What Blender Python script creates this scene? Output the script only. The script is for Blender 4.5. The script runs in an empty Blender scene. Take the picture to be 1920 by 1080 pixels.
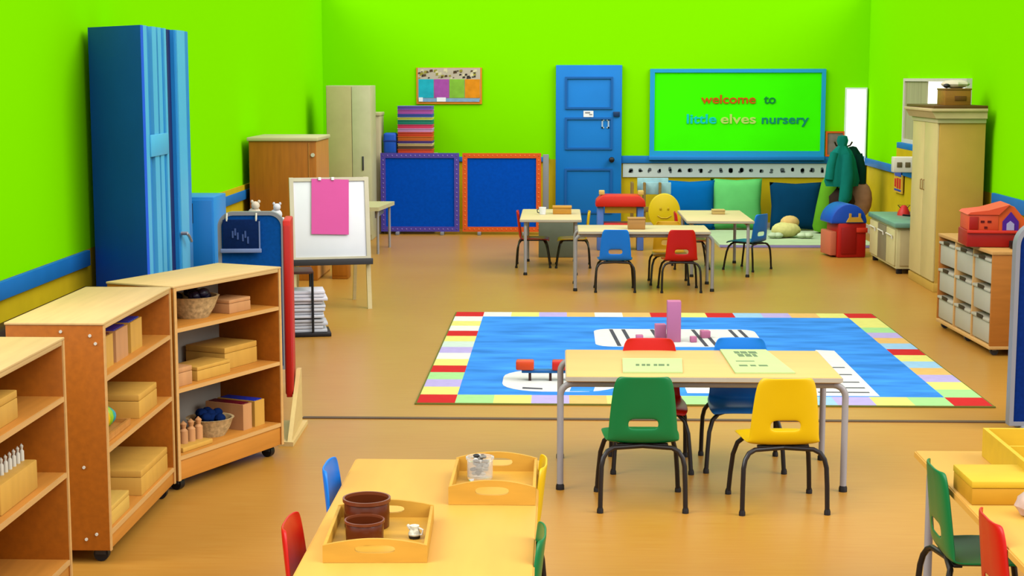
import bpy, bmesh, math, random
from mathutils import Matrix, Vector
PI = math.pi
random.seed(7)
SC = bpy.context.scene
COL = SC.collection

# ------------------------------------------------------------------ camera
F_PX = 3000.0
cam_d = bpy.data.cameras.new('camera')
cam_d.sensor_width = 36.0
cam_d.lens = 36.0 * F_PX / 1920.0
cam = bpy.data.objects.new('camera', cam_d)
COL.objects.link(cam)
cam.location = (0, 0, 1.84)
cam.rotation_euler = (PI / 2 - math.radians(7.463), 0, math.radians(1.723))
SC.camera = cam

# ------------------------------------------------------------------ world, lamps, exposure
world = bpy.data.worlds.new('world')
SC.world = world
world.use_nodes = True
bg = world.node_tree.nodes['Background']
bg.inputs[0].default_value = (1.0, 0.985, 0.96, 1)
bg.inputs[1].default_value = 0.98

def lamp(name, kind, loc, rot, energy, size=1.0, size_y=None, color=(1, 1, 1)):
    d = bpy.data.lights.new(name, kind)
    d.energy = energy
    d.color = color
    if kind == 'AREA':
        d.shape = 'RECTANGLE'
        d.size = size
        d.size_y = size_y or size
    if kind == 'SUN':
        d.angle = size
    o = bpy.data.objects.new(name, d)
    o.location = loc
    o.rotation_euler = rot
    COL.objects.link(o)
    return o
def aim(d):
    return Vector(d).to_track_quat('-Z', 'Y').to_euler()
SOFT = math.radians(45)
lamp('right_fill_sun', 'SUN', (9, -4, 8), aim((-.66, .36, -.60)), 3.3, SOFT, color=(1, .98, .95))  # added sun that evens the light on the left and back walls
lamp('left_fill_sun', 'SUN', (-9, -4, 8), aim((.66, .36, -.60)), 3.3, SOFT, color=(1, .98, .95))  # added counterpart that brightens the right and back walls
lamp('rear_fill_sun', 'SUN', (0, -6, 5), aim((0, .84, -.54)), 0.5, SOFT)  # added sun without a real window, lifts the camera-facing surfaces
lamp('overhead_daylight', 'SUN', (0, 5, 9), aim((0, .1, -1)), 1.0, SOFT, color=(1, .97, .92))

vs = SC.view_settings
vs.view_transform = 'Standard'
vs.look = 'None'
vs.exposure = 0.0
vs.gamma = 1.0
vs.use_curve_mapping = False

# ------------------------------------------------------------------ materials
ALB = 0.54
def lin(c):
    c = c / 255.0
    return c / 12.92 if c <= 0.04045 else ((c + 0.055) / 1.055) ** 2.4
def rgb(c, k=ALB):
    return (lin(c[0]) * k, lin(c[1]) * k, lin(c[2]) * k, 1.0)
_m = {}
def mat(name, c, rough=.55, spec=.2, var=.06, scale=(6, 6, 6), metal=0.0, k=ALB, detail=3.0, trans=0.0):
    if name in _m:
        return _m[name]
    m = bpy.data.materials.new(name)
    m.use_nodes = True
    nt = m.node_tree
    b = nt.nodes['Principled BSDF']
    b.inputs['Roughness'].default_value = rough
    b.inputs['Specular IOR Level'].default_value = spec
    b.inputs['Metallic'].default_value = metal
    if trans:
        b.inputs['Transmission Weight'].default_value = trans
    tc = nt.nodes.new('ShaderNodeTexCoord')
    mp = nt.nodes.new('ShaderNodeMapping')
    mp.inputs['Scale'].default_value = scale
    nz = nt.nodes.new('ShaderNodeTexNoise')
    nz.inputs['Scale'].default_value = 1.0
    nz.inputs['Detail'].default_value = detail
    rp = nt.nodes.new('ShaderNodeValToRGB')
    a = rgb(c, k)
    rp.color_ramp.elements[0].position = .3
    rp.color_ramp.elements[1].position = .7
    rp.color_ramp.elements[0].color = (a[0] * (1 - var), a[1] * (1 - var), a[2] * (1 - var), 1)
    rp.color_ramp.elements[1].color = (min(1, a[0] * (1 + var)), min(1, a[1] * (1 + var)), min(1, a[2] * (1 + var)), 1)
    nt.links.new(tc.outputs['Object'], mp.inputs['Vector'])
    nt.links.new(mp.outputs[0], nz.inputs['Vector'])
    nt.links.new(nz.outputs[0], rp.inputs[0])
    nt.links.new(rp.outputs[0], b.inputs['Base Color'])
    _m[name] = m
    return m
def plastic(name, c, rough=.35):
    return mat(name, c, rough, .3, .02)
def woodm(name, c, var=.13, scale=(3, 40, 40)):
    return mat(name, c, .5, .2, var, scale)
def glow(name, c, s):
    m = bpy.data.materials.new(name)
    m.use_nodes = True
    b = m.node_tree.nodes['Principled BSDF']
    b.inputs['Base Color'].default_value = (.6, .6, .6, 1)
    b.inputs['Emission Color'].default_value = c
    b.inputs['Emission Strength'].default_value = s
    return m

GREEN = mat('chroma_green_paint', (132, 234, 0), .9, .0, .0, k=.70)
YEL_W = mat('yellow_wall_paint', (226, 196, 30), .8, .05, .05)
BLUE_T = mat('blue_trim_paint', (28, 128, 214), .6, .15, .05)
FLOOR = None
TOPW = woodm('pale_maple_top', (240, 200, 132), .06)
PANW = woodm('orange_beech_panel', (190, 106, 20), .10)
SHW = woodm('beech_shelf_board', (230, 152, 60), .08)
EDGW = woodm('beech_edging', (240, 186, 112), .06)
GREYB = mat('light_grey_board', (196, 190, 176), .7)
BOXW = woodm('natural_box_wood', (240, 184, 82), .06, (20, 20, 4))
BOXP = woodm('peach_box_wood', (230, 168, 110), .08, (20, 20, 4))
TBLW = woodm('cream_beech_table', (252, 206, 124), .04, (2, 12, 12))
FGTW = woodm('orange_beech_table', (252, 190, 84), .05, (12, 2, 12))
TRAYW = woodm('honey_ply', (236, 178, 66), .08, (6, 30, 30))
CREAM = mat('cream_laminate', (226, 214, 164), .5, .2, .03)
CREAMD = mat('cream_shaded_side', (218, 174, 76), .5, .2, .04)  # darker cream: shade painted onto the right cupboard's body
CREAMF = mat('cream_lit_front', (236, 214, 146), .5, .2, .04)  # lighter cream: side light painted into the same cupboard's doors
BROWN = woodm('brown_wood', (190, 112, 24), .12, (30, 30, 3))
ORW = woodm('orange_wood', (224, 152, 70), .10, (30, 30, 3))
WHITE = mat('white_matt', (248, 248, 255), .6, .2, .02, k=.68)
OFFW = mat('off_white', (236, 230, 210), .6, .2, .03)
BLACK = plastic('black_plastic', (26, 22, 24), .5)
DKGREY = plastic('dark_grey_plastic', (66, 66, 70), .45)
STEELB = plastic('black_tube', (34, 26, 24), .3)
GREYT = mat('grey_tube', (176, 172, 174), .4, .4, .02)
GREYM = plastic('grey_metal_paint', (150, 152, 160), .4)
CHROME = mat('bright_steel', (220, 220, 225), .25, .5, .0, metal=.7)
NAVY = mat('navy_felt', (8, 44, 120), .9, .05, .12, (60, 60, 60))
ROYAL = mat('royal_blue_felt', (0, 88, 220), .9, .05, .10, (30, 30, 30))
NAVYD = mat('deep_navy_cloth', (14, 40, 92), .9, .05, .12, (60, 60, 60))
SKYB = plastic('sky_blue_paint', (30, 150, 236), .45)
SKYL = plastic('light_sky_blue_paint', (90, 205, 255), .45)
PARTD = mat('partition_shaded_blue', (10, 100, 255), .6, .2, .06, (3, 3, 3))  # shade of the front leaf and grooves put into a darker blue
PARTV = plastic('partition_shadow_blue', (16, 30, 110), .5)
DOORB = mat('blue_door_paint', (14, 138, 236), .5, .2, .05, (2, 2, 2))
RED = plastic('red_paint', (226, 36, 22), .5)
ORANGE = plastic('orange_plastic', (250, 100, 20), .5)
PURPLE = plastic('purple_plastic', (92, 74, 190), .5)
PINKP = mat('pink_paper', (255, 108, 190), .8, .05, .02)
PINKT = plastic('pink_block_paint', (226, 132, 178), .6)
BROWNP = plastic('brown_glaze', (106, 46, 18), .25)
WICK = mat('pale_wicker', (226, 196, 140), .8, .1, .30, (60, 60, 60))
YELLOWP = plastic('yellow_plastic', (252, 218, 16), .35)
CHAIRC = {
    'green': plastic('green_shell', (0, 130, 66), .35),
    'yellow': plastic('yellow_shell', (252, 206, 0), .35),
    'red': plastic('red_shell', (222, 24, 14), .35),
    'blue': plastic('blue_shell', (12, 134, 246), .35),
    'amber': plastic('amber_shell', (236, 176, 20), .35),
}

# ------------------------------------------------------------------ mesh helpers
class M:
    def __init__(s, T=None):
        s.bm = bmesh.new()
        s.T = T or Matrix()
    def _merge(s, tmp, mi=0):
        mp = {}
        for v in tmp.verts:
            mp[v] = s.bm.verts.new(s.T @ v.co)
        for f in tmp.faces:
            try:
                nf = s.bm.faces.new([mp[v] for v in f.verts])
                nf.material_index = mi
            except ValueError:
                pass
        tmp.free()
        return s
    def box(s, x0, x1, y0, y1, z0, z1, b=0.0, mi=0, seg=2):
        t = bmesh.new()
        bmesh.ops.create_cube(t, size=1.0)
        for v in t.verts:
            v.co = Vector(((x0 + x1) / 2 + v.co.x * (x1 - x0), (y0 + y1) / 2 + v.co.y * (y1 - y0), (z0 + z1) / 2 + v.co.z * (z1 - z0)))
        if b > 0:
            bmesh.ops.bevel(t, geom=list(t.edges), offset=b, segments=seg, affect='EDGES', profile=.5)
        return s._merge(t, mi)
    def prism(s, poly, axis, a, b, mi=0, bev=0.0):
        t = bmesh.new()
        def P(u, v, w):
            return {'x': (w, u, v), 'y': (u, w, v), 'z': (u, v, w)}[axis]
        lo = [t.verts.new(P(u, v, a)) for u, v in poly]
        hi = [t.verts.new(P(u, v, b)) for u, v in poly]
        n = len(poly)
        t.faces.new(lo[::-1])
        t.faces.new(hi)
        for i in range(n):
            t.faces.new((lo[i], lo[(i + 1) % n], hi[(i + 1) % n], hi[i]))
        bmesh.ops.recalc_face_normals(t, faces=t.faces)
        if bev:
            bmesh.ops.bevel(t, geom=list(t.edges), offset=bev, segments=2, affect='EDGES', profile=.5)
        return s._merge(t, mi)
    def frame(s, outer, inner, axis, a, b, mi=0):
        """ring between two polygons of the same vertex count, extruded along axis"""
        t = bmesh.new()
        def P(u, v, w):
            return {'x': (w, u, v), 'y': (u, w, v), 'z': (u, v, w)}[axis]
        L = [[t.verts.new(P(u, v, w)) for u, v in p] for w in (a, b) for p in (outer, inner)]
        n = len(outer)
        for i in range(n):
            j = (i + 1) % n
            t.faces.new((L[0][i], L[0][j], L[1][j], L[1][i]))
            t.faces.new((L[2][i], L[2][j], L[3][j], L[3][i]))
            t.faces.new((L[0][i], L[0][j], L[2][j], L[2][i]))
            t.faces.new((L[1][i], L[1][j], L[3][j], L[3][i]))
        bmesh.ops.recalc_face_normals(t, faces=t.faces)
        return s._merge(t, mi)
    def tube(s, pts, r, n=10, mi=0):
        pts = [Vector(p) for p in pts]
        t = bmesh.new()
        rings = []
        up = Vector((0, 0, 1))
        for i, p in enumerate(pts):
            if i == 0:
                d = pts[1] - p
            elif i == len(pts) - 1:
                d = p - pts[i - 1]
            else:
                d = (pts[i + 1] - p).normalized() + (p - pts[i - 1]).normalized()
            d.normalize()
            if i == 0:
                ref = Vector((1, 0, 0)) if abs(d.x) < .8 else Vector((0, 1, 0))
            u = (ref - d * ref.dot(d)).normalized()
            ref = u
            w = d.cross(u)
            rr = r[i] if isinstance(r, (list, tuple)) else r
            rings.append([t.verts.new(p + (u * math.cos(2 * PI * k / n) + w * math.sin(2 * PI * k / n)) * rr) for k in range(n)])
        for a, b in zip(rings, rings[1:]):
            for k in range(n):
                t.faces.new((a[k], a[(k + 1) % n], b[(k + 1) % n], b[k]))
        t.faces.new(rings[0][::-1])
        t.faces.new(rings[-1])
        bmesh.ops.recalc_face_normals(t, faces=t.faces)
        return s._merge(t, mi)
    def lathe(s, prof, c=(0, 0, 0), n=28, mi=0, sx=1.0, sy=1.0, wob=None):
        t = bmesh.new()
        rings = []
        for j, (r, z) in enumerate(prof):
            if r < 1e-6:
                rings.append([t.verts.new((c[0], c[1], c[2] + z))])
            else:
                ring = []
                for k in range(n):
                    a = 2 * PI * k / n
                    q = wob(a, j) if wob else 1.0
                    ring.append(t.verts.new((c[0] + r * q * sx * math.cos(a), c[1] + r * q * sy * math.sin(a), c[2] + z)))
                rings.append(ring)
        for a, b in zip(rings, rings[1:]):
            if len(a) == 1 and len(b) == 1:
                continue
            for k in range(n):
                k2 = (k + 1) % n
                if len(a) == 1:
                    t.faces.new((a[0], b[k], b[k2]))
                elif len(b) == 1:
                    t.faces.new((a[k], a[k2], b[0]))
                else:
                    t.faces.new((a[k], a[k2], b[k2], b[k]))
        bmesh.ops.recalc_face_normals(t, faces=t.faces)
        return s._merge(t, mi)
    def cyl(s, p0, p1, r, n=16, mi=0):
        return s.tube([p0, p1], r, n, mi)
    def ball(s, c, r, mi=0, n=16, f=None):
        t = bmesh.new()
        bmesh.ops.create_uvsphere(t, u_segments=n, v_segments=max(6, n // 2), radius=1.0)
        if not isinstance(r, (tuple, list)):
            r = (r, r, r)
        for v in t.verts:
            q = f(v.co) if f else 1.0
            v.co = Vector((c[0] + v.co.x * r[0] * q, c[1] + v.co.y * r[1] * q, c[2] + v.co.z * r[2] * q))
        return s._merge(t, mi)
    def build(s, name, mats, parent=None, angle=35):
        me = bpy.data.meshes.new(name)
        s.bm.to_mesh(me)
        s.bm.free()
        for p in me.polygons:
            p.use_smooth = True
        me.set_sharp_from_angle(angle=math.radians(angle))
        if not isinstance(mats, (list, tuple)):
            mats = [mats]
        for m in mats:
            me.materials.append(m)
        o = bpy.data.objects.new(name, me)
        COL.objects.link(o)
        if parent:
            o.parent = parent
        return o

def tag(o, label, cat, group=None):
    o['label'] = label
    o['category'] = cat
    if group:
        o['group'] = group
    return o
def thing(name, label, cat, loc=(0, 0, 0), rz=0.0, group=None):
    o = bpy.data.objects.new(name, None)
    o.empty_display_size = .1
    COL.objects.link(o)
    o.location = loc
    o.rotation_euler = (0, 0, rz)
    return tag(o, label, cat, group)
def struct(o):
    o['kind'] = 'structure'
    return o
def boxo(name, m, parent, x0, x1, y0, y1, z0, z1, b=0.0):
    return M().box(x0, x1, y0, y1, z0, z1, b).build(name, m, parent)
def dup_tree(o, parent=None):
    c = o.copy()
    COL.objects.link(c)
    if parent:
        c.parent = parent
    for ch in list(o.children):
        dup_tree(ch, c)
    return c
def rrect(x0, x1, z0, z1, r, n=6, tl=True, tr=True, bl=True, br=True):
    pts = []
    for cx, cz, a0, on, px, pz in ((x1 - r, z1 - r, 0, tr, x1, z1), (x0 + r, z1 - r, 90, tl, x0, z1), (x0 + r, z0 + r, 180, bl, x0, z0), (x1 - r, z0 + r, 270, br, x1, z0)):
        for k in range(n + 1):
            a = math.radians(a0 + 90 * k / n)
            pts.append((cx + r * math.cos(a), cz + r * math.sin(a)) if on else (px, pz))
    out = []
    for p in pts:
        if not out or (abs(out[-1][0] - p[0]) + abs(out[-1][1] - p[1])) > 1e-6:
            out.append(p)
    return out
def text_mesh(name, body, size, m, parent, loc, rot=(PI / 2, 0, 0), align='LEFT', ext=.004, width=None):
    cu = bpy.data.curves.new(name, 'FONT')
    cu.body = body
    cu.size = size
    cu.extrude = ext
    cu.align_x = align
    cu.offset = size * .016
    tmp = bpy.data.objects.new(name + '_tmp', cu)
    COL.objects.link(tmp)
    dg = bpy.context.evaluated_depsgraph_get()
    dg.update()
    me = bpy.data.meshes.new_from_object(tmp.evaluated_get(dg))
    bpy.data.objects.remove(tmp)
    if width:
        xs = [v.co.x for v in me.vertices]
        k = width / (max(xs) - min(xs))
        x0 = min(xs)
        for v in me.vertices:
            v.co.x = (v.co.x - x0) * k
    me.materials.clear()
    me.materials.append(m)
    o = bpy.data.objects.new(name, me)
    COL.objects.link(o)
    o.location = loc
    o.rotation_euler = rot
    o.parent = parent
    return o

# ------------------------------------------------------------------ the setting
XL, XR, YB, HW = -2.9, 3.72, 19.6, 2.95
def floor_material():
    m = bpy.data.materials.new('cork_vinyl_floor')
    m.use_nodes = True
    nt = m.node_tree
    b = nt.nodes['Principled BSDF']
    b.inputs['Roughness'].default_value = .33
    b.inputs['Specular IOR Level'].default_value = .28
    tc = nt.nodes.new('ShaderNodeTexCoord')
    mp = nt.nodes.new('ShaderNodeMapping')
    mp.inputs['Scale'].default_value = (4, 70, 1)
    nz = nt.nodes.new('ShaderNodeTexNoise')
    nz.inputs['Scale'].default_value = 1
    nz.inputs['Detail'].default_value = 4
    n2 = nt.nodes.new('ShaderNodeTexNoise')
    n2.inputs['Scale'].default_value = .8
    rp = nt.nodes.new('ShaderNodeValToRGB')
    rp.color_ramp.elements[0].position = .25
    rp.color_ramp.elements[1].position = .75
    rp.color_ramp.elements[0].color = rgb((202, 136, 44))
    rp.color_ramp.elements[1].color = rgb((218, 162, 72))
    mx = nt.nodes.new('ShaderNodeMath')
    mx.operation = 'MULTIPLY_ADD'
    mx.inputs[1].default_value = .6
    m2 = nt.nodes.new('ShaderNodeMath')
    m2.operation = 'MULTIPLY'
    m2.inputs[1].default_value = .4
    L = nt.links.new
    L(tc.outputs['Object'], mp.inputs[0])
    L(mp.outputs[0], nz.inputs['Vector'])
    L(tc.outputs['Object'], n2.inputs['Vector'])
    L(nz.outputs[0], mx.inputs[0])
    L(n2.outputs[0], m2.inputs[0])
    L(m2.outputs[0], mx.inputs[2])
    L(mx.outputs[0], rp.inputs[0])
    L(rp.outputs[0], b.inputs['Base Color'])
    return m
FLOOR = floor_material()
struct(M().box(XL - .1, XR + .1, -1.0, YB + .1, -.1, 0).build('floor', FLOOR))
def wall(name, x0, x1, y0, y1, zd):
    m = M()
    m.box(x0, x1, y0, y1, 0, zd, mi=1)
    m.box(x0, x1, y0, y1, zd, HW, mi=0)
    return struct(m.build(name, [GREEN, YEL_W]))
wall('wall_back', XL - .1, XR + .1, YB, YB + .1, .86)
wall('wall_left', XL - .1, XL, 6.0, YB, .80)
wall('wall_right', XR, XR + .1, 9.0, YB, .86)
# blue dado strips and dark skirting
struct(M().box(XL, -.14, YB - .025, YB, .83, .89, .004).box(.745, XR, YB - .03, YB, .815, .905, .004).build('trim_1', BLUE_T))
struct(M().box(XL, XL + .03, 6.0, 9.65, .705, .80, .004).build('trim_2', BLUE_T))
struct(M().box(XL, XL + .03, 11.4, 15.6, .745, .83, .004).box(XL, XL + .02, 11.4, 15.6, .83, .875, mi=1).build('trim_3', [BLUE_T, YEL_W]))
struct(M().box(XR - .03, XR, 9.0, 13.8, .755, .87, .004).box(XR - .03, XR, 14.9, YB - .03, .80, .885, .004).build('trim_4', BLUE_T))
DKW = woodm('dark_skirting_wood', (58, 36, 20))
struct(M().box(XL, XL + .10, 6.0, 9.6, .0, .585, .01).build('baseboard_left', DKW))
struct(M().box(-.1, XR, YB - .02, YB, 0, .09).build('baseboard_back', OFFW))
struct(M().box(XR - .02, XR, 9, YB - .02, 0, .09).build('baseboard_right', OFFW))
# floor track of the folding partition
struct(M().box(-1.40, 2.45, 8.52, 8.56, 0, .006).build('trim_5', mat('dark_floor_track', (110, 84, 62), .5)))
# right dado band that stands proud under the far window
struct(M().box(XR - .10, XR, 16.0, 17.4, 1.10, 1.16, .004, mi=0).box(XR - .10, XR, 16.0, 17.4, .885, 1.10, mi=1).build('trim_6', [BLUE_T, YEL_W]))

# door_1: blue panelled door in the back wall
def back_door():
    x0, x1, z1 = -.055, .745, 2.0
    d = struct(M().box(x0, x1, YB - .05, YB, 0, z1, .006).build('door_1', DOORB))
    for z0, za in ((1.47, 1.86), (.98, 1.37), (.20, .75)):
        m = M()
        a, b_ = x0 + .11, x1 - .11
        m.frame([(a, z0), (b_, z0), (b_, za), (a, za)], [(a + .025, z0 + .025), (b_ - .025, z0 + .025), (b_ - .025, za - .025), (a + .025, za - .025)], 'y', YB - .064, YB - .05)
        m.build('panel_moulding', plastic('door_moulding_blue', (10, 108, 196)), d)
    boxo('door_notice', WHITE, d, .28, .40, YB - .058, YB - .05, 1.375, 1.45)
    M().box(.30, .36, YB - .060, YB - .057, 1.42, 1.435).box(.35, .385, YB - .060, YB - .057, 1.40, 1.412).build('notice_print', GREYM, d)
    m = M()
    for sx, q in ((.50, 1), (.575, -1)):
        m.box(sx, sx + .018, YB - .058, YB - .05, 1.24, 1.345)
        m.box(sx + (0 if q > 0 else -.014), sx + (.032 if q > 0 else .018), YB - .058, YB - .05, 1.24, 1.256)
        m.box(sx + (0 if q > 0 else -.014), sx + (.032 if q > 0 else .018), YB - .058, YB - .05, 1.33, 1.345)
    m.build('door_plate', mat('pale_plate', (190, 220, 245)), d)
    M().cyl((.625, YB - .05, .86), (.625, YB - .10, .86), .03).ball((.625, YB - .11, .86), .035).build('door_knob', BLACK, d)
    boxo('door_lock', plastic('door_lock_blue', (10, 60, 110)), d, .64, .72, YB - .07, YB - .05, 1.38, 1.44, .004)
back_door()

# window_1: tall bright slit at the back right, window_2: bright window on the right wall
DAY = glow('daylight_pane', (1, 1, .98, 1), 1.1)
DAYD = glow('dull_daylight_pane', (.62, .66, .50, 1), .42)
w = struct(M().frame([(3.44, .60), (3.70, .60), (3.70, 1.73), (3.44, 1.73)], [(3.455, .62), (3.685, .62), (3.685, 1.71), (3.455, 1.71)], 'y', YB - .04, YB).build('window_1', WHITE))
boxo('pane', DAY, w, 3.455, 3.685, YB - .02, YB - .005, .62, 1.71)
w = struct(M().frame([(14.7, 1.16), (17.4, 1.16), (17.4, 1.84), (14.7, 1.84)], [(14.76, 1.2), (17.34, 1.2), (17.34, 1.81), (14.76, 1.81)], 'x', XR - .05, XR).build('window_2', OFFW))
boxo('pane', DAY, w, XR - .02, XR - .005, 14.76, 16.35, 1.2, 1.81)
boxo('blind', mat('grey_green_blind', (186, 186, 140), .8, .05, .12, (1, 14, 1)), w, XR - .035, XR - .015, 16.35, 17.34, 1.2, 1.81)

# ------------------------------------------------------------------ nursery chairs
LEGS = {}
def chair_shell_mesh(key):
    prof = [(.168, .283, .150), (.160, .300, .163), (.12, .307, .170), (.0, .298, .168), (-.10, .292, .160), (-.134, .297, .153), (-.150, .322, .150), (-.155, .362, .147),
            (-.159, .402, .144), (-.167, .475, .137), (-.174, .54, .129), (-.179, .578, .117), (-.181, .590, .100)]
    us = [-1, -.86, -.43, -.2, .2, .43, .86, 1]
    me = bpy.data.meshes.new('seat_shell')
    bm = bmesh.new()
    g = []
    for j, (y, z, hw) in enumerate(prof):
        row = []
        for u in us:
            e = max(0, abs(u) - .8) / .2
            if j >= 6:
                row.append(bm.verts.new((u * hw, y + .022 * e, z)))
            else:
                row.append(bm.verts.new((u * hw, y, z + (.012 if j >= 3 else -.008) * e)))
        g.append(row)
    for j in range(len(prof) - 1):
        for i in range(len(us) - 1):
            if j == 7 and 2 <= i <= 4:
                continue
            bm.faces.new((g[j][i], g[j][i + 1], g[j + 1][i + 1], g[j + 1][i]))
    bmesh.ops.recalc_face_normals(bm, faces=bm.faces)
    bm.to_mesh(me)
    bm.free()
    for p in me.polygons:
        p.use_smooth = True
    me.materials.append(CHAIRC[key])
    return me
SHELLS = {}
def leg_mesh(kind, sx):
    m = M()
    if kind == 'rear':
        pts = [(.182, -.178, 0), (.180, -.172, .12), (.177, -.165, .20), (.169, -.158, .236), (.152, -.148, .262), (.125, -.138, .275), (.0, -.12, .280)]
    else:
        pts = [(.182, .178, 0), (.176, .165, .10), (.168, .15, .19), (.152, .135, .245), (.125, .12, .272), (.09, .11, .282), (.0, .105, .283)]
    m.tube([(x * sx, y, z) for x, y, z in pts], .0105, 10)
    me = m.build('leg', STEELB)
    d = me.data
    bpy.data.objects.remove(me)
    return d
def make_chair(key, x, y, rz, label, group, size=1.0):
    t = thing('nursery_chair', label, 'chair', (x, y, 0), rz, group)
    t.scale = (size, size, size)
    if key not in SHELLS:
        SHELLS[key] = chair_shell_mesh(key)
    o = bpy.data.objects.new('seat_shell', SHELLS[key])
    COL.objects.link(o)
    o.parent = t
    sd = o.modifiers.new('solid', 'SOLIDIFY')
    sd.thickness = .008
    sd.offset = 0
    sb = o.modifiers.new('smooth', 'SUBSURF')
    sb.levels = 2
    sb.render_levels = 2
    for kind in ('front', 'rear'):
        for sx in (-1, 1):
            if (kind, sx) not in LEGS:
                LEGS[(kind, sx)] = leg_mesh(kind, sx)
                mm = M().lathe([(0, 0), (.014, 0), (.014, .014), (.0108, .024), (.0108, .0245)], (sx * .182, .178 * (1 if kind == 'front' else -1), 0), 12).build('foot_cap', BLACK)
                LEGS[(kind, sx, 'foot')] = mm.data
                bpy.data.objects.remove(mm)
            l = bpy.data.objects.new('leg', LEGS[(kind, sx)])
            COL.objects.link(l)
            l.parent = t
            f = bpy.data.objects.new('foot_cap', LEGS[(kind, sx, 'foot')])
            COL.objects.link(f)
            f.parent = l
    if 'rail' not in LEGS:
        mm = M().box(-.11, .11, -.125, -.095, .277, .289, .003).box(-.11, .11, .09, .12, .283, .295, .003).box(-.085, -.065, -.11, .105, .276, .288).box(.065, .085, -.11, .105, .276, .288).build('under_frame', STEELB)
        LEGS['rail'] = mm.data
        bpy.data.objects.remove(mm)
    r = bpy.data.objects.new('under_frame', LEGS['rail'])
    COL.objects.link(r)
    r.parent = t
    return t
GC = 'chairs at the front table'
make_chair('green', .355, 6.84, math.radians(1), 'green plastic nursery chair in front of the beige table, its slotted back to the camera', GC)
make_chair('yellow', .948, 6.825, math.radians(3.6), 'yellow plastic nursery chair in front of the beige table, its slotted back to the camera', GC)
make_chair('red', .436, 7.515, PI, 'red plastic nursery chair behind the beige table, facing the green chair', GC)
make_chair('blue', .876, 7.545, PI - math.radians(1), 'blue plastic nursery chair behind the beige table, facing the yellow chair', GC)
GC = 'chairs around the tray table'
make_chair('blue', -.585, 5.10, -PI / 2, 'blue plastic nursery chair on the left of the table with trays', GC)
make_chair('red', -.600, 4.42, -PI / 2, 'red plastic nursery chair on the left of the table with trays', GC)
make_chair('yellow', -.222, 5.158, PI / 2, 'yellow plastic nursery chair on the right of the table with trays', GC)
make_chair('green', -.218, 4.335, PI / 2, 'green plastic nursery chair on the right of the table with trays', GC)
GC = 'chairs at the table with yellow boxes'
make_chair('green', 1.395, 5.14, -PI / 2, 'green plastic nursery chair tucked under the table with yellow wooden boxes', GC)
make_chair('red', 1.410, 4.53, -PI / 2, 'red plastic nursery chair at the table with yellow wooden boxes, cropped below', GC)
GC = 'chairs around the far tables'
make_chair('blue', .480, 13.91, math.radians(0), 'bright blue nursery chair with its back to the camera at the middle far table', GC, .93)
make_chair('red', 1.045, 13.91, math.radians(2), 'red nursery chair with its back to the camera at the middle far table', GC, .93)
make_chair('amber', .985, 14.42, PI, 'amber yellow nursery chair glimpsed behind the red chair of the far table', GC, .93)
make_chair('red', -.26, 15.72, -PI / 2, 'red nursery chair at the left end of the far tables, seen from the side', GC, .93)
make_chair('yellow', .13, 15.70, PI / 2, 'yellow nursery chair under the far left table in front of the blue door', GC, .93)
make_chair('blue', 1.82, 15.50, math.radians(52), 'blue nursery chair at the right end of the far tables, seen from the side', GC, .93)
make_chair('red', 1.28, 15.62, -PI / 2, 'dark red nursery chair between the middle and right far tables', GC, .93)

# ------------------------------------------------------------------ tables
def make_table(label, x0, x1, y0, y1, zt, top, group, axis='x', th=.028, edge=None):
    """tube-framed nursery table; axis: the direction of the U frames' top bar"""
    cx, cy = (x0 + x1) / 2, (y0 + y1) / 2
    t = thing('nursery_table', label, 'table', (cx, cy, 0), 0, group)
    hx, hy = (x1 - x0) / 2, (y1 - y0) / 2
    M().box(-hx, hx, -hy, hy, zt - th, zt, .006).build('tabletop', top, t)
    M().frame([(-hx - .003, -hy - .003), (hx + .003, -hy - .003), (hx + .003, hy + .003), (-hx - .003, hy + .003)],
              [(-hx + .004, -hy + .004), (hx - .004, -hy + .004), (hx - .004, hy - .004), (-hx + .004, hy - .004)], 'z', zt - th + .004, zt - .005).build('edge_band', edge or mat('grey_edge_band', (206, 196, 176)), t)
    z = zt - th - .016
    r = .015
    bend = .055
    for s in (-1, 1):
        if axis == 'x':
            M().tube([(-hx + .03, s * (hy - .05), z), (hx - .03, s * (hy - .05), z)], r, 10).build('frame_rail', GREYT, t)
        else:
            M().tube([(s * (hx - .05), -hy + .03, z), (s * (hx - .05), hy - .03, z)], r, 10).build('frame_rail', GREYT, t)
        for q in (-1, 1):
            pts = []
            for k in range(6):
                a = PI / 2 * k / 5
                pts.append((math.cos(a), math.sin(a)))
            if axis == 'x':
                e = q * (hx + .025)
                P = [(e, s * (hy - .05), 0)] + [(e - q * bend * (1 - c), s * (hy - .05), z - bend + bend * sn) for c, sn in pts]
            else:
                e = q * (hy - .03)
                P = [(s * (hx - .05), e, 0)] + [(s * (hx - .05), e - q * bend * (1 - c), z - bend + bend * sn) for c, sn in pts]
            l = M().tube(P, r, 12).build('leg', GREYT, t)
            M().lathe([(0, 0), (.019, 0), (.019, .018), (.0155, .026), (.0155, .027)], (P[0][0], P[0][1], 0), 12).build('foot_cap', BLACK, l)
    return t
make_table('beige rectangular nursery table beside the rug with green papers on it', .030, 1.250, 7.00, 7.70, .53, TBLW, 'nursery tables', 'x')
make_table('orange beech nursery table in the foreground holding two wooden trays', -.705, -.068, 3.95, 5.42, .53, FGTW, 'nursery tables', 'y', edge=FGTW)
make_table('orange beech nursery table at the lower right holding yellow wooden boxes', 1.265, 2.10, 4.05, 5.60, .53, FGTW, 'nursery tables', 'y', edge=FGTW)
FARW = woodm('pale_far_table', (240, 218, 160), .04, (2, 12, 12))
make_table('pale far table in the middle, behind the bright blue and red chairs', .16, 1.30, 13.80, 14.40, .53, FARW, 'nursery tables', 'x')
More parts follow.
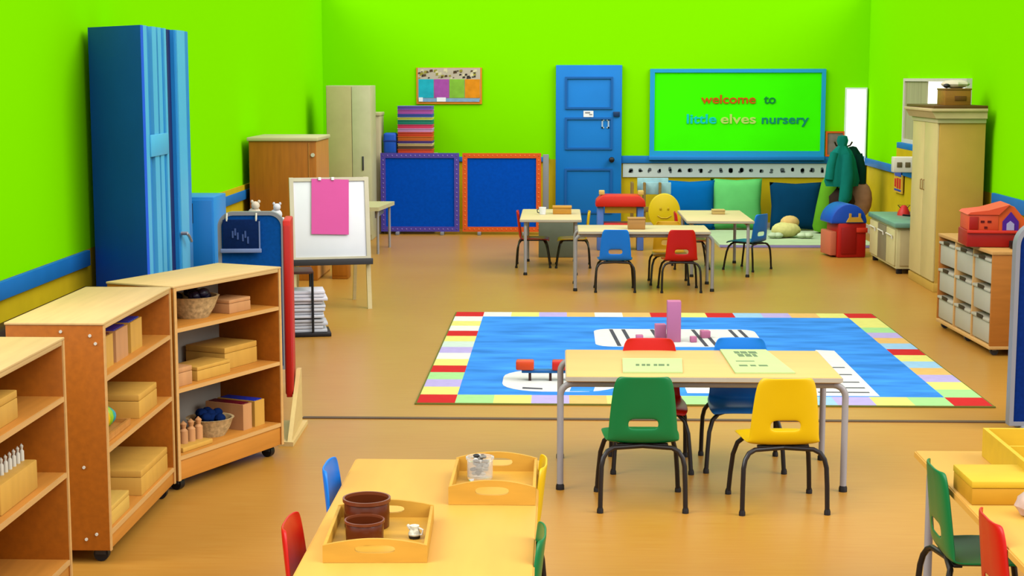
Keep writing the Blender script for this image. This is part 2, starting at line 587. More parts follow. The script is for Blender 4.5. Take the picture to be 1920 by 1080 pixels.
make_table('pale far table on the left in front of the blue door and orange board', -.375, .20, 14.95, 16.15, .53, FARW, 'nursery tables', 'y')
make_table('pale far table on the right in front of the cushions', 1.18, 1.80, 14.85, 16.05, .53, FARW, 'nursery tables', 'y')

# papers on the front table
PAP = mat('pale_green_paper', (212, 238, 160), .7, .1, .03)
GREYP = mat('grey_print', (128, 150, 110), .8, .05)
def paper(label, corners, rows):
    m = M().prism(corners, 'z', .5305, .537)
    a, b_, c, d = [Vector((p[0], p[1])) for p in corners]
    for v, segs, hh in rows:
        for u0, u1 in segs:
            def P(u, w):
                q = a.lerp(b_, u).lerp(d.lerp(c, u), w)
                return (q.x, q.y)
            m.prism([P(u0, v), P(u1, v), P(u1, v + hh), P(u0, v + hh)], 'z', .537, .5375, mi=1)
    tag(m.build('paper_sheet', [PAP, GREYP]), label, 'paper', 'papers on the front table')
paper('pale green paper sheet lying on the table behind the green chair', [(.284, 7.068), (.552, 7.072), (.575, 7.43), (.296, 7.426)],
      [(.42, [(.22, .28), (.32, .38), (.40, .46), (.52, .58), (.60, .70), (.74, .78)], .14)])
paper('larger pale green paper sheet with dark print behind the yellow chair', [(.786, 7.07), (1.055, 7.075), (1.000, 7.69), (.779, 7.69)],
      [(.66, [(.28, .40), (.43, .55), (.58, .66)], .12), (.80, [(.25, .36), (.38, .52), (.55, .72)], .10), (.25, [(.15, .30), (.35, .45), (.5, .66)], .06), (.45, [(.15, .5)], .03)])

# ------------------------------------------------------------------ mobile shelf units
def caster(parent, x, y, z, r=.035):
    c = M().box(x - .02, x + .02, y - .02, y + .02, r, z).build('caster', DKGREY, parent)
    M().cyl((x - .015, y, r), (x + .015, y, r), r, 16).build('wheel', BLACK, c)
def shelf_unit(label, x, y, rz, L, back, top=.93, shelves=(.725, .45, .13), D=.37, th=.02):
    t = thing('shelf_unit', label, 'shelf', (x, y, 0), rz, 'low wooden shelf units')
    zb = .055
    for a in (0, L - th):
        e = M().box(a, a + th, 0, D, zb, top - .004, .004).build('end_panel', PANW, t)
        M().box(a + .001, a + th - .001, -.004, .001, zb, top - .006).build('edge_strip', EDGW, e)
        s = -1 if a == 0 else 1
        xs = a - .002 if a == 0 else a + th + .002
        m = M()
        for yy, zz in ((.05, .885), (.03, .855), (.16, .90), (.05, .12), (.09, .10), (.09, .38)):
            m.cyl((xs - .002, yy, zz), (xs + .002, yy, zz), .006, 10)
        m.build('screw', OFFW, e)
    M().box(th, L - th, -.002, D, top - .022, top, .003).box(-.003, L + .003, -.004, D + .003, top - .006, top + .004, .003).build('top_panel', TOPW, t)
    for z in shelves:
        sh = M().box(th, L - th, .004, D - .012, z - .018, z, .002).build('shelf_board', SHW, t)
        M().box(th, L - th, -.002, .005, z - .018, z - .001).build('edge_strip', EDGW, sh)
    M().box(th, L - th, D - .012, D, zb, top - .02).build('back_panel', back, t)
    M().box(th, L - th, .004, .024, zb, shelves[-1] - .018, .002).build('plinth', SHW, t)
    for a in (.06, L - .06):
        for b_ in (.05, D - .05):
            caster(t, a, b_, zb + .02, .029)
    return t
SA = (-1.752, 4.31, PI / 2, 1.22)
SB = (-1.707, 5.865, PI / 2, 1.035)
SCX = (-1.700, 6.925, math.radians(65.4), .825)
shelf_unit('low wooden shelf unit at the left edge, nearest the camera', *SA, PANW)
shelf_unit('middle low wooden shelf unit with its tall end panel facing the camera', *SB, PANW)
shelf_unit('far low wooden shelf unit with a grey back, angled beside the red divider', *SCX, GREYB, shelves=(.742, .47, .165))
def on(S, lx, ly):
    c, s = math.cos(S[2]), math.sin(S[2])
    return (S[0] + c * lx - s * ly, S[1] + s * lx + c * ly)
def wood_box(S, x0, x1, y0, y1, z, h, label, m=BOXW, group='wooden boxes on the shelves', lid=None, cat='box'):
    p = on(S, (x0 + x1) / 2, (y0 + y1) / 2)
    t = thing('wooden_box', label, cat, (p[0], p[1], z), S[2], group)
    hx, hy = (x1 - x0) / 2, (y1 - y0) / 2
    if lid is None:
        M().box(-hx, hx, -hy, hy, 0, h * .72, .003).build('body', m, t)
        M().box(-hx, hx, -hy, hy, h * .73, h, .004).build('lid', m, t)
    else:
        w = .008
        M().frame([(-hx, -hy), (hx, -hy), (hx, hy), (-hx, hy)], [(-hx + w, -hy + w), (hx - w, -hy + w), (hx - w, hy - w), (-hx + w, hy - w)], 'z', 0, h).box(-hx + w, hx - w, -hy + w, hy - w, 0, .01).build('body', m, t)
        mm = M()
        n = 6
        for k in range(n):
            xa = -hx + w + (2 * hx - 2 * w) * k / n
            mm.box(xa + .001, xa + (2 * hx - 2 * w) / n - .001, -hy + w + .002, hy - w - .002, .01, h + .004, .002)
        mm.build('coloured_tablets', lid, t)
    return t
DKRED = plastic('dark_red_tablet', (120, 24, 40))
VIOL = plastic('violet_tablet', (70, 50, 170))
BLUT = plastic('blue_tablet', (40, 60, 190))
# unit B
wood_box(SB, .13, .285, .045, .25, .725, .125, 'first wooden box of dark red tablets on the top shelf, nearest the camera', lid=DKRED)
wood_box(SB, .325, .50, .045, .25, .725, .125, 'second wooden box with violet tablets on the top shelf of the middle unit', BOXP, lid=VIOL)
wood_box(SB, .545, .72, .045, .25, .725, .125, 'third wooden box with blue tablets on the top shelf, farthest of three', lid=BLUT)
wood_box(SB, .55, .84, .02, .30, .45, .10, 'closed wooden box beside the rainbow toy on the middle shelf')
wood_box(SB, .53, .97, .015, .33, .13, .105, 'large closed wooden box on the bottom shelf of the middle unit')
wood_box(SB, .05, .34, .015, .26, .13, .075, 'low yellow wooden box at the near end of the bottom shelf', woodm('yellow_box_wood', (248, 200, 96), .06))
# rainbow toy on its tray
p = on(SB, .26, .135)
t = thing('rainbow_stacker', 'small rainbow coloured stacking toy on a wooden tray in the middle unit', 'toy', (p[0], p[1], .4505), SB[2])
M().box(-.17, .17, -.11, .11, 0, .012, .003).build('tray_base', ORW, t)
M().frame([(-.17, -.11), (.17, -.11), (.17, .11), (-.17, .11)], [(-.16, -.10), (.16, -.10), (.16, .10), (-.16, .10)], 'z', .012, .028).build('tray_rim', ORW, t)
for k, (c, r, x) in enumerate((((250, 90, 20), .05, -.10), ((252, 200, 20), .055, -.045), ((170, 215, 40), .05, .015), ((60, 190, 160), .042, .065), ((60, 170, 220), .033, .11))):
    M().ball((x + .02, -.03, .012 + r), (.03, r, r)).build('ring', plastic('rainbow_%d' % k, c), t)
# unit C
def basket(S, lx, ly, z, r0, r1, h, label, fill, fillcol):
    p = on(S, lx, ly)
    t = thing('wicker_basket', label, 'basket', (p[0], p[1], z), S[2], 'baskets on the shelves')
    M().lathe([(0, .004), (r0, 0), (r0 + (r1 - r0) * .6, h * .45), (r1, h * .93), (r1 + .006, h), (r1 - .006, h), (r1 - .014, h * .9), (r0 - .008, .012), (0, .012)], (0, 0, 0), 32,
              wob=lambda a, j: 1 + .012 * math.sin(a * 16 + j * PI)).build('bowl', WICK, t)
    rnd = random.Random(int(lx * 1000))
    m = M()
    for k in range(14):
        a = rnd.random() * 6.28
        q = rnd.random() ** .5 * (r1 - .035)
        m.ball((q * math.cos(a), q * math.sin(a), h * .86 + rnd.random() * .035), (.03, .024, .022), n=10)
    m.build(fill, fillcol, t)
basket(SCX, .345, .165, .742, .075, .122, .10, 'wicker basket of dark beads on the top shelf of the far unit', 'dark_beads', plastic('dark_bead', (40, 34, 60)))
basket(SCX, .44, .15, .165, .07, .108, .085, 'wicker basket of navy cloth on the bottom shelf of the far unit', 'navy_cloth', NAVYD)
wood_box(SCX, .49, .66, .06, .20, .742, .065, 'peach wooden box on the top shelf beside the basket', BOXP)
wood_box(SCX, .035, .16, .03, .20, .47, .085, 'peach wooden box at the near end of the far unit, middle shelf', BOXP)
wood_box(SCX, .21, .46, .04, .19, .47, .065, 'low wooden box in the middle of the far unit, middle shelf')
wood_box(SCX, .50, .76, .10, .33, .47, .105, 'tall wooden box at the back of the far unit, middle shelf')
wood_box(SCX, .58, .65, .06, .28, .165, .125, 'upright wooden box with dark red top on the bottom shelf', BOXP, lid=DKRED)
wood_box(SCX, .675, .755, .06, .28, .165, .125, 'upright wooden box with blue top on the bottom shelf', BOXW, lid=BLUT)
def peg_block(S, x0, x1, y0, y1, z, h, n, label, hp=.05, rp=.009):
    p = on(S, (x0 + x1) / 2, (y0 + y1) / 2)
    t = thing('peg_block', label, 'toy', (p[0], p[1], z), S[2], 'knobbed peg blocks')
    hx, hy = (x1 - x0) / 2, (y1 - y0) / 2
    M().box(-hx, hx, -hy, hy, 0, h, .004).build('block', BOXW, t)
    for k in range(n):
        x = -hx + 2 * hx * (k + .5) / n
        M().lathe([(rp, h), (rp, h + hp * .55), (rp * .5, h + hp * .65), (rp * .8, h + hp * .85), (0, h + hp)], (x, 0, 0), 12).build('peg', OFFW if rp < .012 else BOXP, t)
peg_block(SCX, .08, .30, .03, .15, .1655, .022, 4, 'low stand of thick wooden pegs on the bottom shelf of the far unit', .105, .02)
# unit A
peg_block(SA, .62, .98, .03, .12, .4505, .10, 9, 'long wooden block of slim white pegs on the near left unit', .06, .008)
wood_box(SA, .58, .84, .04, .26, .725, .095, 'wooden box on the top shelf of the near left unit, cropped by the frame')
p = on(SA, .66, .15)
tag(M(Matrix.Translation((p[0], p[1], .821))).lathe([(0, 0), (.035, 0), (.045, .04), (.03, .08), (.02, .085), (0, .085)]).build('wooden_pot', ORW), 'small wooden pot on top of the box in the near left unit', 'pot')

# ------------------------------------------------------------------ blue folding partition
t = thing('folding_partition', 'tall dark and light blue folding partition stacked against the left wall', 'partition', (-2.6, 9.6, 0))
def P2(x, y):
    return (x + 2.6, y - 9.6)
H = 2.145
M().prism([P2(-2.415, 9.24), P2(-2.855, 9.70), P2(-2.855, 9.76), P2(-2.415, 9.30)], 'z', .02, H).build('front_leaf', PARTD, t)
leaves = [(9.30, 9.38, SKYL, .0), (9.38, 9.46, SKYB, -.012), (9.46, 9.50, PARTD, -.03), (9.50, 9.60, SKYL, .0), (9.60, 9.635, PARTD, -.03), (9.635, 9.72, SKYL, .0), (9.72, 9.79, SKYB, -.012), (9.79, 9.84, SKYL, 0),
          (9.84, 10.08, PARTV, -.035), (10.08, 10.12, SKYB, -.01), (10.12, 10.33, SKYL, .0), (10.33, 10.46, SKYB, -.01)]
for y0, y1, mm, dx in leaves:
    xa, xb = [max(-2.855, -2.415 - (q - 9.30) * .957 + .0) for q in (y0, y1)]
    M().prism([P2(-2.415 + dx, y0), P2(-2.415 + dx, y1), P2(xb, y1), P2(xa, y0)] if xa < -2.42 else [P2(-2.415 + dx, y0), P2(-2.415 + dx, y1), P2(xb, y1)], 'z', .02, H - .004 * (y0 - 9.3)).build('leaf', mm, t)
M().box(P2(-2.416, 0)[0], P2(-2.405, 0)[0], 9.38 - 9.6, 9.80 - 9.6, 1.38, 1.51, .004).build('latch_plate', SKYL, t)
M().cyl((.185, .50, .86), (.225, .50, .86), .012).tube([(.22, .50, .86), (.225, .54, .84), (.225, .60, .80)], .01).build('lever_handle', CHROME, t)

# lower light blue cupboard with a slot handle
t = thing('blue_cupboard', 'low sky blue cupboard with a dark slot handle behind the far shelf unit', 'cupboard', (-2.60, 11.0, 0))
M().box(-.24, .245, -.2, .2, .02, 1.04, .006).build('body', SKYB, t)
M().box(-.21, .235, -.215, -.2, .05, 1.02, .004).build('door', plastic('cupboard_door_blue', (24, 138, 226)), t)
M().box(.075, .105, -.222, -.214, .86, 1.0, .006).build('slot_handle', BLACK, t)

# ------------------------------------------------------------------ dividers
def divider_board(name, label, loc, rz, L, H, z0, m, edge, r=.12, th=.05, grp=None, feet=True):
    t = thing(name, label, 'divider', loc, rz, grp)
    M().prism(rrect(0.02, L - .02, z0 + .02, H - .02, r, 8, bl=False, br=False), 'y', -th / 2 + .006, th / 2 - .006).build('felt_panel', m, t)
    M().frame(rrect(0, L, z0, H, r + .02, 8, bl=False, br=False), rrect(.022, L - .022, z0 + .022, H - .022, r, 8, bl=False, br=False), 'y', -th / 2, th / 2).build('metal_edge', edge, t)
    if feet:
        for x in (.08, L - .08):
            M().box(x - .02, x + .02, -.16, .16, 0, .03, .008).box(x - .015, x + .015, -.02, .02, .03, z0 + .02).build('foot', GREYM, t)
    return t
divider_board('display_divider', 'blue felt divider board carrying a navy pouch, behind the far shelf unit', (-2.06, 9.55, 0), math.radians(6), .40, 1.045, .08, mat('mid_blue_felt', (10, 84, 170), .9, .05, .12, (50, 50, 50)), GREYM, .07)
t = thing('wall_pouch', 'navy cloth pouch hanging on the blue felt divider board', 'pouch', (-1.91, 9.53, .80), math.radians(6))
M().box(-.115, .105, -.012, 0, .02, .20, .005).build('pocket_cloth', NAVYD, t)
M().box(-.13, .115, -.022, -.010, 0, .025, .004).build('silver_hem', mat('silver_hem', (130, 150, 200)), t)
M().box(.100, .108, -.014, -.004, .02, .19).build('side_piping', mat('silver_hem', (130, 150, 200)), t)
m = M()
for a, b_ in ((-.06, .12), (-.045, .135), (-.03, .11), (0, .10), (.015, .12), (.03, .085)):
    m.box(a, a + .010, -.016, -.011, b_ - .03, b_ + .012)
m.build('faded_print', mat('faded_print', (70, 96, 160)), t)
for x in (-.09, .085):
    M().tube([(x, -.008, .19), (x, -.004, .215), (x, .012, .235)], .006, 8).build('hook', OFFW, t)

t = thing('room_divider', 'red room divider panel seen edge on beside the far shelf unit', 'divider', (-1.392, 8.12, 0), math.radians(97))
M().box(.06, .34, -.012, .030, .20, 1.115, .008).build('panel', RED, t)
M().box(.045, .06, -.006, .024, .19, 1.09, .004).build('end_strip', plastic('end_strip_red', (206, 30, 20)), t)
f = M().prism([(-.25, .055), (-.27, -.02), (.26, -.075), (.26, .06)], 'z', 0, .022).build('foot', woodm('cream_foot_wood', (248, 214, 140), .05), t)
M(Matrix.Rotation(math.radians(-4), 4, 'Z')).prism([(-.25, .022), (.25, .022), (.25, .31), (.20, .31)], 'y', -.030, -.008).build('gusset', woodm('cream_foot_wood', (248, 214, 140), .05), f)
divider_board('room_divider', 'navy divider board with a grey rim at the right edge of the picture', (2.362, 8.35, 0), 0, 1.1, 1.10, .03, NAVY, GREYM, .10, .07)

# white bench with soft toys behind the blue divider
t = thing('low_bench', 'low white bench mostly hidden behind the blue felt divider board', 'bench', (-2.02, 10.35, 0))
M().box(-.13, .20, -.15, .15, .90, .93, .006).build('bench_top', WHITE, t)
for x in (-.10, .17):
    M().box(x - .02, x + .02, -.14, .14, 0, .90, .004).build('side', WHITE, t)
def soft_toy(label, x, y, z, c, r=.05, name='soft_toy'):
    t = thing(name, label, 'toy', (x, y, z), 0, 'small things on the white bench')
    M().ball((0, 0, r * .9), (r, r * .9, r * .9)).build('body', c, t)
    M().ball((r * .2, -r * .3, r * 2.1), (r * .62, r * .6, r * .6)).build('head', c, t)
    for s in (-1, 1):
        M().ball((r * .2 + s * r * .5, -r * .2, r * 2.65), (r * .22, r * .16, r * .25), n=10).build('ear', c, t)
FLUFF = mat('cream_plush', (244, 226, 196), .95, .05, .12, (40, 40, 40))
WPL = mat('white_plush', (246, 244, 244), .95, .05, .08, (40, 40, 40))
soft_toy('cream soft toy peeping over the blue divider, left of the white one', -1.98, 10.3, .93, FLUFF, .045)
soft_toy('white soft toy peeping over the right corner of the blue divider', -1.84, 10.3, .93, WPL, .04)
m = M(Matrix.Translation((-2.05, 10.32, .93)) @ Matrix.Scale(.6, 4))
m.box(-.1, .12, -.08, .08, 0, .012, .004).box(-.07, .1, -.06, .07, .012, .022, .004).box(-.11, .06, -.07, .06, .022, .034, .004)
tag(m.build('folded_cloth', mat('lilac_cloth', (214, 214, 240), .9, .05)), 'folded pale lilac cloth on the white bench behind the blue divider', 'cloth')

# ------------------------------------------------------------------ easel with pink paper
EAS = (.95, 1, 1)
t = thing('easel', 'wooden whiteboard easel with a dark pen tray', 'easel', (-1.865, 12.84, 0), math.radians(14))
t.scale = EAS
EASW = woodm('pale_easel_wood', (244, 224, 168), .05)
TL = .17
def lean(z):   # y of the front frame at height z
    return -.20 + .20 * z / 1.06
for s in (-1, 1):
    x = s * .315
    M().prism([(lean(0), 0), (lean(0) + .035, 0), (lean(1.05) + .035, 1.05), (lean(1.05), 1.05)], 'x', x - .018, x + .018).build('front_leg', EASW, t)
    M().prism([(.36, 0), (.395, 0), (.04, 1.03), (.005, 1.03)], 'x', x * .8 - .014, x * .8 + .014).build('rear_leg', EASW, t)
R = Matrix.Rotation(-math.atan2(.20, 1.06), 4, 'X')
B = Matrix.Translation((0, lean(.40) - .012, .40)) @ R
M(B).box(-.315, .315, -.008, .0, .01, .635, .002).build('whiteboard', WHITE, t)
M(B).frame([(-.335, -.01), (.335, -.01), (.335, .66), (-.335, .66)], [(-.30, .02), (.30, .02), (.30, .63), (-.30, .63)], 'y', -.018, .0).build('board_frame', mat('cream_frame', (240, 228, 200)), t)
M(Matrix.Translation((0, lean(.37) - .02, .365))).box(-.34, .34, -.09, .01, 0, .014, .004).box(-.34, .34, -.095, -.08, 0, .05, .005).box(-.34, .34, .0, .012, 0, .035).build('pen_tray', DKGREY, t)
pk = thing('pink_paper_sheet', 'bright pink paper sheet clipped to the whiteboard easel', 'paper', (-1.865, 12.84, 0), math.radians(14))
pk.scale = EAS
M(B @ Matrix.Translation((-.005, -.012, 0)) @ Matrix.Rotation(math.radians(2), 4, 'Y')).box(-.165, .15, -.012, -.009, .20, .645).build('sheet', PINKP, pk)
for x in (-.08, .03):
    M(B).box(x - .012, x + .012, -.034, -.02, .635, .66, .002).build('clip', WHITE, pk)

# black rack of white paper below the easel
t = thing('paper_rack', 'black wire rack below the easel holding bundles of white paper', 'rack', (-1.855, 11.42, 0), math.radians(12))
M().box(-.15, .19, -.15, .15, .0, .03, .006).build('base', BLACK, t)
for x, y in ((.06, -.14), (-.13, -.14), (.06, .14), (-.13, .14)):
    M().cyl((x, y, .03), (x, y, .46), .009, 8).build('post', BLACK, t)
M().box(-.14, .07, -.145, .145, .455, .475, .004).build('top_shelf', mat('dark_brown_wood', (84, 52, 40)), t)
for k, (z, c) in enumerate(((.03, (226, 228, 236)), (.135, (236, 238, 246)), (.235, (244, 240, 248)))):
    t2 = thing('paper_bundle', ('lowest', 'middle', 'topmost')[k] + ' bundle of white paper in the black rack below the easel', 'paper', (-1.855, 11.42, z), math.radians(12), 'white paper bundles')
    for q in range(4):
        r_ = random.Random(k * 7 + q)
        dx, dy = r_.uniform(-.02, .02), r_.uniform(-.012, .012)
        M().box(-.12 + dx, .15 + dx, -.125 + dy, .125 + dy, q * .024, q * .024 + .021, .005).build('sheet_stack', mat('bundle_paper_%d' % k, c), t2)

# ------------------------------------------------------------------ left far furniture
t = thing('brown_cupboard', 'brown wooden cupboard with a cream top behind the easel', 'cupboard', (-2.5, 14.9, 0))
M().box(-.33, .28, -.4, .4, .0, 1.275, .006).build('body', BROWN, t)
M().box(.28, .285, -.39, .39, .02, 1.27).build('lit_side_panel', ORW, t)  # lighter wood puts the side light into the right face's colour
M().box(-.345, .30, -.415, .415, 1.275, 1.31, .008).build('cream_top', CREAM, t)
M().box(.215, .222, -.404, -.398, .02, 1.26).build('corner_strip', ORW, t)
M().cyl((.255, -.40, 1.15), (.255, -.412, 1.15), .018, 14).build('round_fixing', OFFW, t)
tag(M(Matrix.Translation((-2.03, 14.72, 0))).box(-.075, .075, -.1, .1, 0, .30, .008).box(-.08, .08, -.105, .105, .30, .32, .004).box(-.065, .065, -.105, -.095, .03, .28, .003).build('wooden_bin', BROWN), 'small brown wooden bin on the floor behind the easel', 'bin')

t = thing('tall_cupboard', 'tall cream two-door cupboard behind the easel', 'cupboard', (-2.4, 18.45, 0))
M().box(-.26, .25, -.24, .24, .0, 1.76, .006).build('body', mat('cream_body', (214, 208, 160), .5), t)
M().box(-.255, .03, -.256, -.24, .06, 1.75, .003).build('door', mat('shaded_cream_door', (206, 194, 136), .5), t)  # darker cream carries the left side's shading in its colour
d = M().box(.036, .245, -.256, -.24, .06, 1.75, .003).build('door', mat('lit_cream_door', (222, 216, 176), .5), t)  # paler cream for the lit side, brightness put into the colour
M().box(.145, .165, -.268, -.255, .80, .96, .004).build('slot_handle', DKGREY, d)
t = thing('tall_cupboard', 'lower cream cupboard just right of the tall two-door one', 'cupboard', (-2.19, 19.21, 0))
M().box(-.05, .05, -.22, .22, 0, 1.40, .004).build('body', mat('warm_cream_body', (220, 204, 164), .5), t)
M().box(-.055, .058, -.23, .23, 1.40, 1.44, .004).build('top_panel', CREAM, t)

t = thing('cream_table', 'small cream table half hidden behind the easel', 'table', (-2.12, 17.1, 0))
M().prism([(-.34, -.42), (.22, -.42), (.30, .42), (-.34, .42)], 'z', .46, .50).build('tabletop', CREAM, t)
for x, y in ((-.28, -.34), (.2, -.34), (.25, .34), (-.28, .34)):
    M().cyl((x, y, 0), (x, y, .46), .014, 10).build('leg', GREYT, t)
M().box(.17, .19, -.34, .34, .38, .46).build('apron', GREYM, t)

# ------------------------------------------------------------------ display boards on feet
def board(label, x0, frame_m, beads=True):
    t = thing('display_board', label, 'board', (x0, 18.92, 0), 0, 'blue display boards')
    W, z0, z1 = .93, .035, .965
    M().box(.055, W - .055, -.006, .014, z0 + .055, z1 - .055).build('felt_panel', ROYAL, t)
    m = M().frame([(0, z0), (W, z0), (W, z1), (0, z1)], [(.058, z0 + .058), (W - .058, z0 + .058), (W - .058, z1 - .058), (.058, z1 - .058)], 'y', -.018, .018)
    for k in range(17):
        for a, b_ in ((.029 + (W - .058) * k / 16, z0 + .029), (.029 + (W - .058) * k / 16, z1 - .029), (.029, z0 + .029 + (z1 - z0 - .058) * k / 16), (W - .029, z0 + .029 + (z1 - z0 - .058) * k / 16)):
            m.ball((a, -.018, b_), (.009, .005, .009), n=8, mi=1)
    m.build('border', [frame_m, mat('stud_' + frame_m.name, (150, 130, 220) if frame_m is PURPLE else (255, 140, 60))], t)
    for x in (.2, W - .2):
        M().box(x - .02, x + .02, -.12, .12, 0, .035, .004).build('foot', GREYM, t)
board('blue felt display board with a purple border in front of the striped drawer stack', -2.125, PURPLE)
board('blue felt display board with an orange border beside the blue door', -1.155, ORANGE)
t = thing('grey_post', 'narrow grey upright post at the right end of the orange bordered board', 'post', (-.17, 18.94, 0))
M().box(-.035, .035, -.03, .03, .02, .95, .006).build('post', GREYM, t)
M().box(-.045, .045, -.1, .1, 0, .02, .004).build('base', GREYM, t)

t = thing('low_cabinet', 'low cabinet hidden behind the purple bordered board, under the drawers', 'cabinet', (-1.82, 19.28, 0))
M().box(-.295, .32, -.22, .22, 0, .92, .006).build('body', CREAM, t)
M().box(-.30, .33, -.235, .23, .92, .945, .004).build('top_panel', CREAM, t)
stripes = [(226, 70, 30), (110, 80, 60), (246, 206, 140), (90, 60, 150), (226, 110, 20), (224, 70, 30), (226, 160, 220), (240, 60, 110), (20, 140, 120), (240, 232, 100), (60, 90, 190), (196, 90, 190), (110, 90, 200)]
nam = ['bright orange', 'brown', 'cream', 'deep purple', 'amber', 'brick red', 'pale pink', 'crimson', 'teal', 'pale yellow', 'blue', 'magenta', 'violet']
hs = [.055, .038, .03, .03, .055, .05, .045, .045, .055, .03, .04, .05, .045]
z = .945
for k, (c, h) in enumerate(zip(stripes, hs)):
    t = thing('paper_tray', '%s flat tray in the striped stack behind the purple bordered board' % nam[k], 'tray', (-1.735, 19.28, z), 0, 'striped stack of paper trays')
    M().box(-.205, .205, -.15, .15, 0, h - .006, .004).build('tray_body', plastic('tray_' + nam[k].replace(' ', '_'), c, .6), t)
    M().box(-.212, .212, -.158, .155, h - .006, h, .002).build('tray_rim', plastic('tray_rim_' + nam[k].replace(' ', '_'), tuple(min(255, int(q * 1.12 + 10)) for q in c), .6), t)
    z += h
t = thing('blue_bag', 'bright blue bag with black ends beside the striped tray stack', 'bag', (-2.03, 19.22, .945))
M().box(-.085, .075, -.09, .09, 0, .25, .03, seg=3).build('body', plastic('bag_blue', (10, 96, 220), .5), t)
M().box(.07, .095, -.08, .08, .01, .23, .01).build('end_panel', BLACK, t)
M().box(-.087, .072, -.094, -.085, .145, .165, .003).build('strap', plastic('bag_strap_blue', (6, 60, 160), .5), t)

# poster on the back wall
t = thing('poster', 'colourful poster of four panels with pictures, on the green back wall', 'poster', (-1.755, YB - .012, 1.53))
W, Hh = .80, .44
M().box(0, W, -.004, .010, 0, Hh).build('orange_border', mat('poster_border', (250, 150, 30)), t)
M().box(.02, W - .02, -.006, -.003, .05, Hh - .004).build('sheet', mat('poster_sheet', (214, 200, 180)), t)
for k, c in enumerate(((40, 196, 220), (190, 90, 190), (150, 210, 70), (252, 160, 30))):
    x = .03 + k * .188
    M().box(x, x + .182, -.010, -.005, .075, .30).build('colour_panel', mat('poster_panel_%d' % k, c, .6, .1, .12, (12, 12, 12)), t)
M().box(.03, W - .03, -.010, -.005, .028, .07).build('caption_strip', mat('poster_caption', (150, 190, 230), .6, .1, .1, (20, 20, 20)), t)
m = M()
for x in (.03, .25):
    m.box(x, x + (.05 if x < .1 else .11), -.013, -.009, .03, .08)
m.build('white_caption', WHITE, t)
m = M()
rr = random.Random(5)
for k in range(46):
    x, zz = rr.uniform(.02, W - .09), rr.uniform(.30, Hh - .05)
    s = rr.uniform(.018, .055)
    m.prism([(x, zz), (x + s, zz + .006), (x + s * .9, zz + s * .8), (x + s * .1, zz + s * .7)], 'y', -.0075 - .0002 * k / 10, -.0055, mi=k % 4)
m.build('picture_shapes', [mat('poster_brown', (96, 70, 40)), mat('poster_cream', (244, 232, 190)), mat('poster_olive', (170, 160, 60)), mat('poster_dark', (60, 52, 50))], t)

# ------------------------------------------------------------------ welcome board
t = thing('welcome_board', 'bright green welcome notice board in a light blue frame on the back wall', 'board', (1.085, YB - .02, .89))
W, Hh = 2.115, 1.065
M().box(.04, W - .04, -.004, .018, .06, Hh - .04).build('green_backing', mat('vivid_green_paper', (62, 246, 0), .8, .03, .05, (1.5, 1.5, 1.5), k=.78), t)
M().frame([(0, -.01), (W, -.01), (W, Hh), (0, Hh)], [(.055, .075), (W - .05, .075), (W - .05, Hh - .045), (.055, Hh - .045)], 'y', -.02, .02).build('board_frame', plastic('frame_light_blue', (20, 176, 246), .5), t)
M().box(-.01, W, -.05, .0, -.035, .012, .004).build('ledge', plastic('ledge_blue', (14, 140, 232), .5), t)
def word(s, px0, px1, py, hgt, c, nm):
    k = 3000 / 19.57
    x0, x1 = (px0 - 1051) / k - 1.085, (px1 - 1051) / k - 1.085
    zz = 1.84 - (py - 147) / k - .89
    text_mesh('word_' + nm, s, hgt, mat('letters_' + nm, c, .7, .1, .0), t, (x0, -.008, zz), width=x1 - x0)
word('welcome', 1312, 1413, 193, .15, (226, 96, 10), 'orange')
word('to', 1428, 1450, 193, .15, (20, 150, 70), 'green')
word('little', 1286, 1341, 230, .16, (10, 226, 226), 'cyan')
word('elves', 1349, 1414, 230, .16, (214, 246, 120), 'lemon')
word('nursery', 1425, 1512, 230, .15, (20, 160, 130), 'teal')

# alphabet frieze
t = thing('alphabet_frieze', 'long white frieze of small dark pictures below the welcome board', 'frieze', (.765, YB - .012, .645))
M().box(0, 2.55, -.004, .010, 0, .165).build('strip', mat('frieze_paper', (226, 240, 240), .7, .1, .02), t)
m = M()
rr = random.Random(11)
for k in range(20):
    x = .05 + k * .123
    for q in range(rr.choice((2, 3))):
        a = x + rr.uniform(0, .03)
        b_ = .05 + rr.uniform(0, .025)
        w_, h_ = rr.uniform(.02, .055), rr.uniform(.018, .055)
        m.prism(rrect(a, a + w_, b_, b_ + h_, min(w_, h_) * .4, 3), 'y', -.007, -.004)
m.build('small_pictures', mat('frieze_ink', (96, 106, 112)), t)
t = thing('framed_picture', 'small grey picture in an orange frame right of the welcome board', 'picture', (3.215, YB - .02, .90))
M().box(.02, .215, -.004, .016, .02, .285).build('picture', mat('grey_photo', (150, 130, 130), .6, .1, .3, (9, 9, 9)), t)
M().frame([(0, 0), (.23, 0), (.23, .305), (0, .305)], [(.022, .022), (.208, .022), (.208, .283), (.022, .283)], 'y', -.014, .016).build('frame', ORANGE, t)

